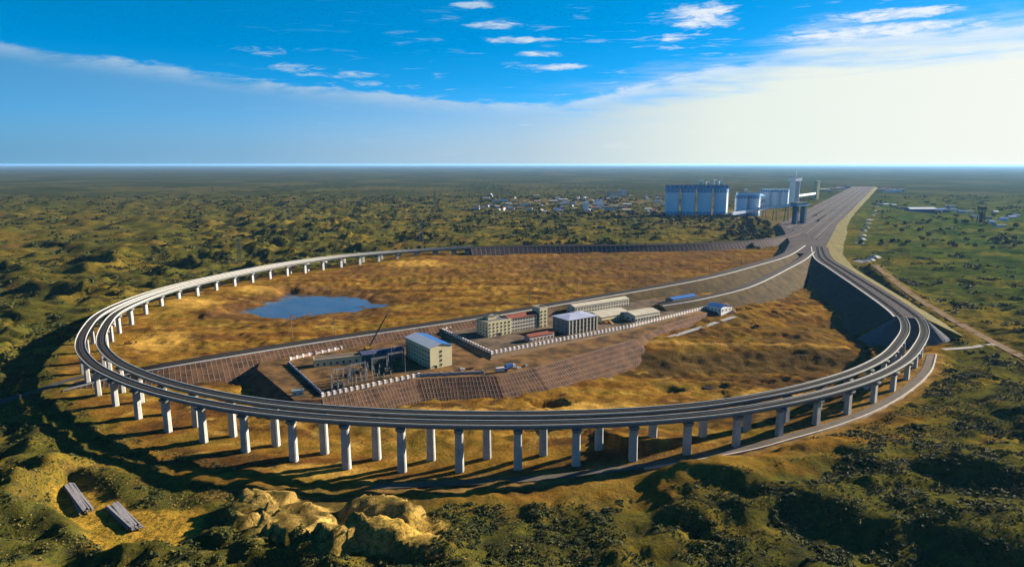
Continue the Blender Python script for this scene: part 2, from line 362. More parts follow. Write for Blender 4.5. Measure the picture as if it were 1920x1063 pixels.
def ground(x, y, fine=True):
    x = np.asarray(x, float); y = np.asarray(y, float)
    z = base_h(x, y)
    near = (np.abs(x) < 1600) & (y < 2500)
    # dunes lean away from the sun
    inl = poly_sd(x, y, LOOPP)
    dl = line_dist(x, y, LOOPP)
    m = sstep(inl, 30, 95)
    yd = poly_sd(x, y, YARD_R + YARD_L[::-1]); m = m * sstep(yd, 15, 70)
    for ln, wd in ((SERV[::8], 18), (SIDE[::6], 10), (RDIRT[::6], 14), (DIAG[::8], 16)):
        m = m * sstep(line_dist(x, y, ln), wd, wd + 25)
    m = m * sstep(poly_sd(x, y, SANDPIT), 2, 14) * sstep(poly_sd(x, y, DIGS), -4, 20)
    left = sstep(x + .25 * (y - 700), 150, -350); right = 1 - left
    def dun(X, Y):
        q = fbm(X / 95, Y / 62, 3, 4, .52); b = fbm(X / 420, Y / 300, 31, 2)
        r2 = fbm(X / 38, Y / 30, 37, 3, .5)
        return np.clip(1.75 * q + .25 + .5 * b, 0, 1.5) + .42 * np.clip(r2 + .1, 0, 1)
    amp = (13.5 * left + 6.0 * right) * m * sstep(np.hypot(x, y), 9000, 2500)
    h1 = dun(x, y); h2 = dun(x + SUN[0] * 30 * h1, y + SUN[1] * 30 * h1)
    z = z + amp * (h2 - .35)
    for pts, hh, wd in RIDGES:
        ln = resample(np.array([P(*p)[:2] for p in pts]), 12); mg = wd * 8 + 12
        bx = (x > ln[:, 0].min() - mg) & (x < ln[:, 0].max() + mg) & (y > ln[:, 1].min() - mg) & (y < ln[:, 1].max() + mg)
        if not bx.any(): continue
        X, Y = x[bx], y[bx]
        wig = fbm(X / 26, Y / 26, 71, 3) * 7
        d = line_dist(X + wig, Y + wig, ln)
        # steep towards the left and the front, gentle on the sunny side
        nx = np.zeros(X.shape); ny = np.zeros(X.shape); bd = np.full(X.shape, 1e18)
        for a in ln:
            q = (X - a[0]) ** 2 + (Y - a[1]) ** 2; k = q < bd; bd = np.where(k, q, bd); nx = np.where(k, X - a[0], nx); ny = np.where(k, Y - a[1], ny)
        wdd = np.where(nx * SUN[0] + ny * SUN[1] > 0, wd * 2.4, wd * 1.0)
        z[bx] += hh * np.exp(-(d / wdd) ** 2) * (.75 + .5 * fbm(X / 40, Y / 40, 77, 2))
    warp = fbm(x / 9, y / 9, 41, 3)
    for px, py, ax, ay, hh, tn in MOUNDS:
        a, b, _ = P(px, py, 2); c, s = math.cos(tn), math.sin(tn); hh = hh * .92
        u = ((x - a) * c + (y - b) * s) / ax; v = (-(x - a) * s + (y - b) * c) / ay
        r = np.hypot(u, v) + warp * .45 + .12 * vnoise(x / 3.1, y / 3.1, 47)
        z = z + hh * sstep(r, 1.0, .78) * (.80 + .35 * warp)
    for px, py, ax, ay, hh in HOLES:
        a, b, _ = P(px, py, 0)
        r = np.hypot((x - a) / ax, (y - b) / ay) + warp * .2
        z = z - hh * sstep(r, 1.0, .55) * 1.25
    # the pond's shallow bowl and the roads' level beds
    a = np.array([P(*p)[:2] for p in ((452, 585, 5), (500, 566, 5), (545, 552, 5), (610, 553, 5), (700, 563, 5), (706, 570, 5), (660, 584, 5), (560, 592, 5), (500, 594, 5))])
    pd = poly_sd(x, y, a) + fbm(x / 30, y / 22, 51, 3) * 26
    z = np.where(inl < 40, z * (1 - sstep(pd, 30, 0)) + (4.3 + np.clip(pd, -22, 20) * .05 + .5 * fbm(x / 16, y / 12, 57, 3)) * sstep(pd, 30, 0), z)
    spd = poly_sd(x, y, SANDPIT); k = sstep(spd, 7, -3); z = z * (1 - k) + (-.8 + .5 * fbm(x / 12, y / 12, 63, 3)) * k
    for ln, wd in ((SERV[::4], 6), (SIDE[::4], 6), (RDIRT[::4], 6), (CROSS[::3], 5)):
        d, v = line_dist(x, y, ln, ln[:, 2]); k = sstep(d, wd + 14, wd); z = z * (1 - k) + (v - .35) * k
    rough = 1 - .8 * sstep(dl, 25, 10)
    rough = rough * sstep(pd, -2, 12) * (1 - .7 * sstep(spd, 5, -5))
    if fine: z = z + rough * (fbm(x / 17, y / 17, 91, 4, .62) * 1.7 + fbm(x / 60, y / 45, 95, 2) * 2.2 * (inl < 0) + fbm(x / 7.5, y / 7.5, 98, 2, .6) * (.55 + .5 * (inl < 0)))
    return z
def graded(a, b, s, ga, gb, lim):                 # even steps s on [a, b], growing outwards
    v = list(np.arange(a, b + s, s)); d = s
    while v[-1] < lim[1]: d *= gb; v.append(v[-1] + d)
    d = s; lo_ = []
    while (lo_[-1] if lo_ else a) > lim[0]: d *= ga; lo_.append((lo_[-1] if lo_ else a) - d)
    return np.array(lo_[::-1] + v)
gx = graded(-425, 470, 2.4, 1.022, 1.025, (-100000, 100000))
gy = graded(170, 600, 2.0, 1.3, 1.012, (-900, 110000))
GX, GY = np.meshgrid(gx, gy)
GZ = ground(GX, GY)
def gz(x, y):                                     # height of the built ground sheet
    i = np.clip(np.searchsorted(gx, x) - 1, 0, len(gx) - 2); j = np.clip(np.searchsorted(gy, y) - 1, 0, len(gy) - 2)
    u = (x - gx[i]) / (gx[i+1] - gx[i]); v = (y - gy[j]) / (gy[j+1] - gy[j])
    return (GZ[j, i] * (1-u) + GZ[j, i+1] * u) * (1-v) + (GZ[j+1, i] * (1-u) + GZ[j+1, i+1] * u) * v
def PG(px, py, z0=5.0):                           # sight line meets the ground
    z = z0
    for _ in range(25):
        a = P(px, py, z); z = .5 * z + .5 * float(gz(a[0], a[1]))
    return P(px, py, z)

# ---- ground: soils, with some shade put into the colour
def lerp(a, b, t): return a + (b - a) * t[..., None]
def ground_colour():
    x, y = GX, GY
    n1 = fbm(x / 130, y / 90, 201, 4); n2 = fbm(x / 28, y / 22, 211, 4, .6); n3 = fbm(x / 9, y / 9, 221, 3, .6); n4 = fbm(x / 300, y / 190, 231, 3)
    C = lambda *c: np.array(c)
    olive, straw, brown, green, dark = C(.108, .106, .024), C(.25, .178, .040), C(.19, .11, .05), C(.050, .105, .018), C(.036, .038, .016)
    c = np.broadcast_to(olive, x.shape + (3,)).copy()
    c = lerp(c, straw, sstep(n1 + .6 * n2, -.05, .5) * .85)
    c = lerp(c, brown, sstep(n4 * .7 + .7 * n2, .3, .6) * .7)
    c = lerp(c, dark, sstep(-n2 - .5 * n3, .15, .5) * .6)
    fgd = sstep(y, 345, 290); c = lerp(c, C(.05, .052, .016), fgd * sstep(n2 + .5 * n3 + .4 * n1, -.1, .35) * .55)  # dark foreground scrub, with the shadowy tone of the slopes painted in
    gr = sstep(x - .35 * (y - 700), 300, 700) * sstep(y, 520, 800)
    c = lerp(c, lerp(np.broadcast_to(green, c.shape), C(.14, .155, .034), sstep(n1 + .5 * n2, -.15, .3)), gr * .92)
    far = sstep(y, 1500, 4000)
    fields = sstep(fbm(x / 500, y / 900, 301, 3), -.1, .35)
    c = lerp(c, lerp(np.broadcast_to(C(.036, .050, .026), c.shape), C(.10, .095, .055), fields), far * .9)
    inl = poly_sd(x, y, LOOPP); dl = line_dist(x, y, LOOPP)
    ochre, rust, mud, sand = C(.44, .245, .062), C(.29, .135, .050), C(.115, .072, .042), C(.58, .39, .13)
    d = np.broadcast_to(ochre, c.shape).copy()
    st = fbm(x / 90 + n1, y / 26, 241, 4)         # the bands of the graded fill
    d = lerp(d, rust, sstep(st + .4 * n2, -.02, .38)); d = lerp(d, mud, sstep(st * .8 + n1 * .5 + .6 * n3 + .3 * n2, .10, .42) * .9)
    d = lerp(d, C(.30, .225, .06), sstep(-st - .3 * n2, .05, .4) * .7)
    d = lerp(d, sand, sstep(n2 + .6 * n3 - .2 * st, .30, .65) * .7)
    m = np.maximum(sstep(inl + 22 * n2 + 10 * n3, 22, 2), sstep(dl + 14 * n2, 34, 16))
    fr = sstep(y, 420, 380) * sstep(np.abs(x - 10), 330, 200); m = np.maximum(m, fr * sstep(dl + 22 * n2 + 8 * n3, 62, 34))
    c = lerp(c, d * .66, m); global SCRUBM; SCRUBM = 1 - .75 * m
    # the muddy, redder and darker right half of the inside
    rg = sstep(x, 120, 200) * sstep(y, 720, 640) * sstep(inl, 0, -20); c = lerp(c, C(.10, .062, .036), rg * sstep(n2 + .4 * n3, -.35, .15) * .85)
    c = lerp(c, C(.20, .105, .055), sstep(inl, -10, -40) * sstep(y, 860, 960) * sstep(n1 + .4 * n2, -.5, .1) * .6)
    c = lerp(c, C(.50, .31, .12), sstep(line_dist(x, y, resample([P(1195, 645, 9)[:2], P(1300, 644, 9)[:2], P(1450, 648, 9)[:2], P(1590, 652, 9)[:2]], 10)) + 3 * n3, 4, 1.5) * .8)
    c = lerp(c, C(.11, .075, .045), sstep(poly_sd(x, y, [P(1190, 655, 8)[:2], P(1600, 658, 8)[:2], P(1600, 695, 2)[:2], P(1210, 695, 0)[:2]]) + 4 * n2, 3, -3) * .85)  # brown face of the cut bank, its shade painted into the soil colour
    c = lerp(c, C(.125, .078, .06), sstep(inl, -8, -30) * sstep(x, -60, 120) * sstep(y, 720, 830) * sstep(fbm(x / 120, y / 40, 271, 4), -.25, .2) * .75)
    # wet rim of the pond
    a = np.array([P(*p)[:2] for p in ((440, 590, 5), (500, 566, 5), (545, 548, 5), (620, 549, 5), (712, 563, 5), (680, 588, 5), (560, 598, 5))])
    pd = poly_sd(x, y, a) + n2 * 16; c = lerp(c, C(.16, .085, .05), sstep(pd, 45, 8) * .8 * (inl < 0))
    # bare sand of the yard in front and of the diggings
    sp = poly_sd(x, y, SANDPIT) + 8 * n2 + 4 * n3; c = lerp(c, lerp(np.broadcast_to(C(.47, .29, .06), c.shape), C(.34, .25, .05), sstep(n2, 0, .4)), sstep(sp, 3, -3))
    gyy, gxx = np.gradient(GZ, gy, gx); steep = np.hypot(gxx, gyy)          # fresh sand shows on the steep cut faces, dark turf and mud lie on the flats
    dg = poly_sd(x, y, DIGS) + 10 * n2
    c = lerp(c, lerp(lerp(np.broadcast_to(C(.22, .15, .06), c.shape), C(.10, .08, .035), sstep(n3 + .5 * n2, -.2, .3)), C(.52, .36, .16), sstep(steep + .15 * n3, .32, .62)), sstep(dg, 6, -4))
    for px, py, rx, ry in ((770, 1000, 24, 12), (800, 978, 12, 9), (1735, 730, 10, 30), (1745, 690, 8, 20)):
        a, b, _ = P(px, py, 5); c = lerp(c, sand, sstep(np.hypot((x - a) / rx, (y - b) / ry) + .5 * n2 + .3 * n3, 1.1, .6) * .8)
    # orange bluffs under the back of the viaduct
    for px, py, rx, ry, z in ((365, 570, 34, 26, 10), (300, 640, 30, 34, 7), (780, 497, 46, 26, 13), (480, 543, 34, 20, 10), (830, 772, 44, 9, 2), (520, 755, 16, 10, 3), (1100, 760, 40, 10, 2), (1450, 740, 26, 12, 4), (600, 880, 30, 8, 0)):
        a, b, _ = P(px, py, z); c = lerp(c, C(.60, .37, .12), sstep(np.hypot((x - a) / rx, (y - b) / ry) + .6 * n2 + .3 * n3, 1.2, .6) * .85)
    for ln, wd, cc_ in ((RDIRT[::4], 7, C(.26, .16, .08)), (SIDE[::4], 5, C(.24, .19, .14)), (SERV[::4], 9, C(.27, .17, .09))):
        c = lerp(c, cc_, sstep(line_dist(x, y, ln) + 4 * n3, wd + 3, wd - 3) * .85)
    # settled ground round the works and the villages
    for px, py, z, rx, ry in ((1320, 400, 20, 330, 240), (1080, 378, 19, 420, 300), (1500, 420, 20, 130, 160)):
        a, b, _ = P(px, py, z); c = lerp(c, C(.24, .19, .15), sstep(np.hypot((x - a) / rx, (y - b) / ry) + .5 * n1 + .3 * n2, 1.0, .5) * .7)
    k = 1 + .42 * n3 + .30 * n2 + .25 * fbm(x / 4.5, y / 4.5, 261, 2)
    c = .48 * c * k[..., None] * C(1.0, .92, .56)
    return np.clip(c, .008, .8)
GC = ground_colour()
ny_, nx_ = GX.shape
vv = np.column_stack([GX.ravel(), GY.ravel(), GZ.ravel()])
idx = np.arange(nx_ * ny_).reshape(ny_, nx_)
qf = np.stack([idx[:-1, :-1], idx[:-1, 1:], idx[1:, 1:], idx[1:, :-1]], -1).reshape(-1, 4)
me = bpy.data.meshes.new('terrain')
me.vertices.add(len(vv)); me.vertices.foreach_set('co', vv.ravel())
me.loops.add(qf.size); me.loops.foreach_set('vertex_index', qf.ravel())
me.polygons.add(len(qf)); me.polygons.foreach_set('loop_start', np.arange(0, qf.size, 4)); me.polygons.foreach_set('loop_total', np.full(len(qf), 4))
me.polygons.foreach_set('use_smooth', np.ones(len(qf), bool)); me.update(calc_edges=True)
ca = me.color_attributes.new('soil', 'FLOAT_COLOR', 'POINT')
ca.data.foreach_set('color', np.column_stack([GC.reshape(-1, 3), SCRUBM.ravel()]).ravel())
gm = bpy.data.materials.new('soil_and_scrub'); gm.use_nodes = True; t = gm.node_tree; q = G(t); b = t.nodes['Principled BSDF']
b.inputs['Roughness'].default_value = .95; b.inputs['Specular IOR Level'].default_value = 0
at = N(t, 'ShaderNodeAttribute', attribute_name='soil'); geo = N(t, 'ShaderNodeNewGeometry')
na = q.noise(geo.outputs['Position'], .9, 6, .7); nb2 = q.noise(geo.outputs['Position'], .12, 6, .65)
k = q.m('ADD', q.m('MULTIPLY', q.m('SUBTRACT', na, .5), 1.3), q.m('ADD', 1.0, q.m('MULTIPLY', q.m('SUBTRACT', nb2, .5), 1.1)))
vm = N(t, 'ShaderNodeVectorMath', operation='SCALE'); q.link(at.outputs['Color'], vm.inputs[0]); q.link(k, vm.inputs['Scale']); tuft = q.m('MULTIPLY', q.m('MAXIMUM', q.smooth(q.noise(geo.outputs['Position'], .35, 5, .62), .50, .62), q.smooth(q.noise(geo.outputs['Position'], 1.1, 3, .6), .54, .62)), q.m('MULTIPLY', at.outputs['Alpha'], .72))
q.link(q.mix(tuft, vm.outputs[0], (.020, .026, .009)), b.inputs['Base Color'])
bn = N(t, 'ShaderNodeBump'); bn.inputs['Strength'].default_value = .9; bn.inputs['Distance'].default_value = 1.1
q.link(q.noise(geo.outputs['Position'], .45, 6, .7), bn.inputs['Height']); q.link(bn.outputs[0], b.inputs['Normal'])
me.materials.append(gm)
tag(link('ground', me), kind='structure')

# water sheets
def sheet(name, pts, z, m, kind='structure', wob=0):
    mb = MB(); pts = np.array([p[:2] for p in pts]); c = pts.mean(0)
    pts = resample(np.vstack([pts, pts[:1]]), 3)[:-1]
    if wob: pts = pts + np.column_stack([fbm(pts[:, 0] / 14, pts[:, 1] / 14, 5), fbm(pts[:, 0] / 14, pts[:, 1] / 14, 6)]) * wob
    mb.add([(x, y, z) for x, y in pts], [tuple(range(len(pts)))])
    return tag(mb.build(name, m), kind=kind)
sheet('pond_water', [P(*p, 4.4) for p in ((415, 596), (470, 562), (540, 541), (620, 543), (725, 553), (735, 572), (680, 596), (560, 606), (470, 606))], 4.3, WATER)
for px, py, rx, ry in ((655, 993, 8, 6.5), (1258, 727, 7, 9), (1340, 723, 10, 6)):
    a, b_, _ = P(px, py, -1.5); zz_ = min(float(gz(a + i, b_ + j)) for i in (-3, 0, 3) for j in (-3, 0, 3)) + (.9 if px < 800 else .7)
    a, b_, _ = P(px, py, zz_)
    sheet('puddle_water', [(a + rx * math.cos(t_), b_ + ry * math.sin(t_)) for t_ in np.linspace(0, 2 * math.pi, 24, endpoint=False)], zz_, WATER, wob=3)

# ------------------------------------------------------------------ embankments, platforms and their lattice
def bars_on(mb, top, bot, ribs, rows, wd, hgt=.35, diag=False):   # concrete bars proud of a slope; top and bot are matching polylines
    top = np.asarray(top, float); bot = np.asarray(bot, float)
    s = np.concatenate([[0], np.cumsum(np.linalg.norm(np.diff(top[:, :2], axis=0), axis=1))])
    at_ = lambda l, d: np.array([np.interp(d, s, l[:, k]) for k in range(3)])
    nr = max(1, int(s[-1] / ribs)); up = np.array([0, 0, hgt])
    def strip(a, b):
        d = b - a; sd = np.cross(d, (0, 0, 1)); sd = sd / (np.linalg.norm(sd) + 1e-9) * wd / 2
        vs = [a - sd, a + sd, b + sd, b - sd]; vs = [v - up * .6 for v in vs] + [v + up * .5 for v in vs]
        mb.add(vs, [(4, 5, 6, 7), (0, 1, 5, 4), (1, 2, 6, 5), (2, 3, 7, 6), (3, 0, 4, 7)])
    for i in range(nr + 1):
        d = s[-1] * i / nr
        strip(at_(top, d), at_(bot, min(s[-1], d + (ribs * .9 if diag else 0))))
    for r in range(rows + 1):
        f = r / max(1, rows)
        for i in range(nr):
            d0, d1 = s[-1] * i / nr, s[-1] * (i + 1) / nr
            strip(at_(top, d0) * (1 - f) + at_(bot, d0) * f, at_(top, d1) * (1 - f) + at_(bot, d1) * f)
def embank(name, path, wl, wr, sl_, sr_, mtop, ml, mr, zb=-4, latt=None, caps=True, drop=None, shoulder=None):
    path = np.asarray(path, float); nn = normals(path); mb = MB(); m = len(path); vs = []
    L, Rr, BL, BR = [], [], [], []
    for p, n in zip(path, nn):
        h = p[2] - (zb if drop is None else p[2] - drop)
        a = np.array([p[0] + n[0] * wl, p[1] + n[1] * wl, p[2]]); b = np.array([p[0] - n[0] * wr, p[1] - n[1] * wr, p[2]])
        c = a + np.array([n[0], n[1], 0]) * h * sl_ - (0, 0, h); d = b - np.array([n[0], n[1], 0]) * h * sr_ - (0, 0, h)
        L.append(a); Rr.append(b); BL.append(c); BR.append(d); vs += [c, a, b, d]
    mb.add(vs, [(i*4, i*4+1, i*4+5, i*4+4) for i in range(m-1)], 1); mb.add(vs, [(i*4+1, i*4+2, i*4+6, i*4+5) for i in range(m-1)], 0)
    mb.add(vs, [(i*4+2, i*4+3, i*4+7, i*4+6) for i in range(m-1)], 2)
    if caps: mb.add(vs[:4], [(0, 1, 2, 3)], 1); mb.add(vs[-4:], [(3, 2, 1, 0)], 1)
    o = tag(mb.build(name, [mtop, ml, mr]), kind='structure')
    for sd in shoulder or '':
        e = np.array(L if sd == 'l' else Rr); q = MB(); q.sweep(e, nn, [(-.75, -.3), (.75, -.3), (.75, .3), (-.75, .3)]); q.build('shoulder', PARA, o)
    if latt:
        for side, ribs, rows, wd in latt:
            q = MB(); bars_on(q, L if side == 'l' else Rr, BL if side == 'l' else BR, ribs, rows, wd)
            tag(q.build('slope_lattice', LATT, o), kind='stuff')
    return o
# approach of the loop on the right: the path runs towards the front, so 'l' is the outside
iab = int(np.argmin(np.hypot(MID[:, 0] - 363, MID[:, 1] - 597)))
ap = np.column_stack([MID[:iab + 1], np.full(iab + 1, RZ - .55)])[::4]
ap = np.vstack([ap, [*MID[iab], RZ - .55]])
embank('approach_embankment', ap, 13, 13, 2.2, 1.5, BALLO, SLOPEG, SLOPED, 2, shoulder='r')
# end cone of the abutment
def cone(name, pos, dirv, half, run, z, m, zb=3):
    d = np.array(dirv, float); d /= np.linalg.norm(d); n = np.array([-d[1], d[0]]); mb = MB(); top = []; bot = []
    for a in np.linspace(-90, 90, 25):
        c, s = math.cos(R(a)), math.sin(R(a))
        t_ = np.array(pos) + n * half * max(-1, min(1, s * 1.6)); u = d * c + n * s
        top.append((*t_, z)); bot.append((*(t_ + u * run), zb))
    k = len(top); mb.add(top + bot, [(i, i + 1, k + i + 1, k + i) for i in range(k - 1)] + [tuple(range(k))])
    return tag(mb.build(name, m), kind='structure')
tdir = MID[iab + 3] - MID[iab]
cone('abutment_cone', MID[iab] + tdir * .3, tdir, 12.5, 30, RZ - .6, mat('cone_concrete', (.17, .18, .20), (.12, .13, .15), .2), 4)
# back embankment
ibk = int(np.argmin(np.hypot(MID[:, 0] + 72, MID[:, 1] - 1122)))
bk = np.column_stack([MID[ibk:], np.full(len(MID) - ibk, RZ - .5)])[::4]
SLOPEB = mat('slope_bluish_soil', (.13, .105, .11), (.085, .07, .075), .05)
embank('back_embankment', bk, 10, 10, 1.0, 1.0, BALLO, SLOPEB, SLOPEB, 6, latt=[('r', 8, 2, 1.1)])
# diagonal line and its companion
kd = int(np.argmin(np.abs(DIAG[:, 0] - 40)))
embank('line_embankment', DIAG[:kd + 1], 7, 8, 1.5, 1.5, BALLO, SLOPED, SLOPE, -2, latt=[('r', 3.6, 5, .40)], shoulder='r', caps=False)
embank('line_embankment', DIAG[kd:], 7, 8, 1.5, 1.5, BALLO, SLOPED, SLOPEW, -2, shoulder='r', caps=False)
embank('siding_embankment', DIAG2, 5, 6, 1.5, 1.5, BALLO, SLOPEG, SLOPEW, 4, shoulder='r')
# the yard beyond the junction
yr = resample(YARD_R, 40); yl = resample(YARD_L, 40)[:len(yr)]; yr = resample(YARD_R, np.hypot(*(np.array(YARD_R[-1]) - YARD_R[0])) / 90)[:90]; yl = resample(YARD_L, np.hypot(*(np.array(YARD_L[-1]) - YARD_L[0])) / 90)[:90]
mb = MB(); vs = []
k = min(len(yr), len(yl))
nr_ = -normals(yr); nl_ = normals(yl)
for i in range(k):
    a, b = yl[i], yr[i]; z = RZ - .7
    vs += [(*(a + nl_[i] * 22), z - 16), (*a, z), (*b, z), (*(b + nr_[i] * 40), z - 16)]
mb.add(vs, [(i*4, i*4+1, i*4+5, i*4+4) for i in range(k-1)], 1); mb.add(vs, [(i*4+1, i*4+2, i*4+6, i*4+5) for i in range(k-1)], 0); mb.add(vs, [(i*4+2, i*4+3, i*4+7, i*4+6) for i in range(k-1)], 2)
mb.add(vs[:4], [(0, 1, 2, 3)], 0)
YARDM = mat('yard_gravel', (.115, .085, .085), (.055, .045, .052), .012)
tag(mb.build('yard_embankment', [YARDM, SLOPE, SLOPEG]), kind='structure')
def platform(name, ring, slope, zb, mtop, mside, latt=()):
    ring = [np.array(p, float) for p in ring]; n = len(ring)
    area = sum(ring[i][0] * ring[(i+1) % n][1] - ring[(i+1) % n][0] * ring[i][1] for i in range(n))
    if area < 0: ring = ring[::-1]
    bot = []
    en = []
    for i in range(n):
        d = ring[(i+1) % n][:2] - ring[i][:2]; d /= np.linalg.norm(d); en.append(np.array([d[1], -d[0]]))
    for i in range(n):
        a, b = en[i-1], en[i]; m_ = a + b; m_ /= max(.5, (1 + a @ b)); h = ring[i][2] - zb
        bot.append(np.array([*(ring[i][:2] + m_ * h * slope), zb]))
    mb = MB(); mb.add(ring, [tuple(range(n))], 0); mb.add(ring + bot, [(i, (i+1) % n, n + (i+1) % n, n + i) for i in range(n)], 1)
    o = tag(mb.build(name, [mtop, mside]), kind='structure')
    for q0, ribs, rows, wd in latt:
        i = int(np.argmin([np.linalg.norm((ring[j][:2] + ring[(j+1) % n][:2]) / 2 - np.array(q0[:2])) for j in range(n)])); j = (i+1) % n
        q = MB(); ts = np.linspace(0, 1, 12)
        bars_on(q, [ring[i] * (1-t) + ring[j] * t for t in ts], [bot[i] * (1-t) + bot[j] * t for t in ts], ribs, rows, wd, diag=False)
        tag(q.build('slope_lattice', LATT, o), kind='stuff')
    return o
mid2 = lambda a, b: ((P(*a)[0] + P(*b)[0]) / 2, (P(*a)[1] + P(*b)[1]) / 2)
A = [(482, 692, 11.5), (552, 750, 11.5), (605, 748, 11.5), (700, 728, 12.2), (780, 711, 12.8), (860, 707, 12.2), (930, 705, 11.6), (1000, 691, 12), (1100, 662, 13.6), (1190, 636, 15), (1240, 612, 15.4), (1330, 585, 16), (1374, 582, 16), (1350, 552, 17), (1200, 560, 16), (880, 606, 13.5), (600, 650, 12), (490, 674, 11.5)]
PLATM = mat('platform_dirt', (.29, .155, .055), (.060, .042, .024), .07, bump=.7)
platform('works_platform', [P(*p) for p in A], 1.45, -5, PLATM, SLOPE, [(mid2(A[i], A[i + 1]), 2.4 if i < 9 else 4, 7, .36) for i in (2, 3, 4, 5, 6, 7, 8, 10, 11)])
TZ = 14.4
B = [(824, 622, TZ), (922, 667, TZ), (1184, 617, TZ + 1.2), (1330, 579, TZ + 2), (1334, 566, TZ + 2), (1200, 556, TZ + 1.6), (1085, 572, TZ + 1), (900, 603, TZ)]
platform('station_terrace', [P(*p) for p in B], 2.2, 8, mat('terrace_ground', (.24, .17, .11), (.07, .055, .045), .07), DIRT)

# roads
def road(name, path, wd, m, lift=.08):
    path = np.asarray(path, float).copy(); nn = normals(path); mb = MB(); vs = []
    for p, n in zip(path, nn):
        for l in (-wd/2, 0, wd/2):
            vs.append((p[0] + n[0]*l, p[1] + n[1]*l, p[2] + lift))
    k = len(path); mb.add(vs, [(i*3+j, i*3+j+1, i*3+j+4, i*3+j+3) for i in range(k-1) for j in (0, 1)])
    return tag(mb.build(name, m), kind='structure')
rd = road('service_road', SERV, 5.5, ROADC)
sv = SERV[int(len(SERV) * .30):]; q = MB(); sn = normals(sv); pp = sv.copy(); pp[:, :2] -= sn * 3.6
q.sweep(pp, sn, [(-.5, -1), (.5, -1), (.5, .7), (-.5, .7)]); q.build('kerb', mat('kerb_concrete', (.72, .64, .55), (.55, .48, .42), .2), rd)
road('side_road', SIDE, 6, mat('side_asphalt', (.11, .11, .12), (.08, .08, .085), .1))
road('cross_road', CROSS, 5, mat('pale_concrete', (.5, .46, .44), (.36, .33, .32), .2))
dr = RDIRT.copy(); road('dirt_road', dr, 8, mat('dirt_road_soil', (.24, .15, .075), (.17, .11, .06), .1))
road('ramp_road', spline([P(1232, 640, 10), P(1310, 616, 11), P(1378, 594, 13)], 3), 6, mat('pale_concrete', (.5, .46, .44)), .5)
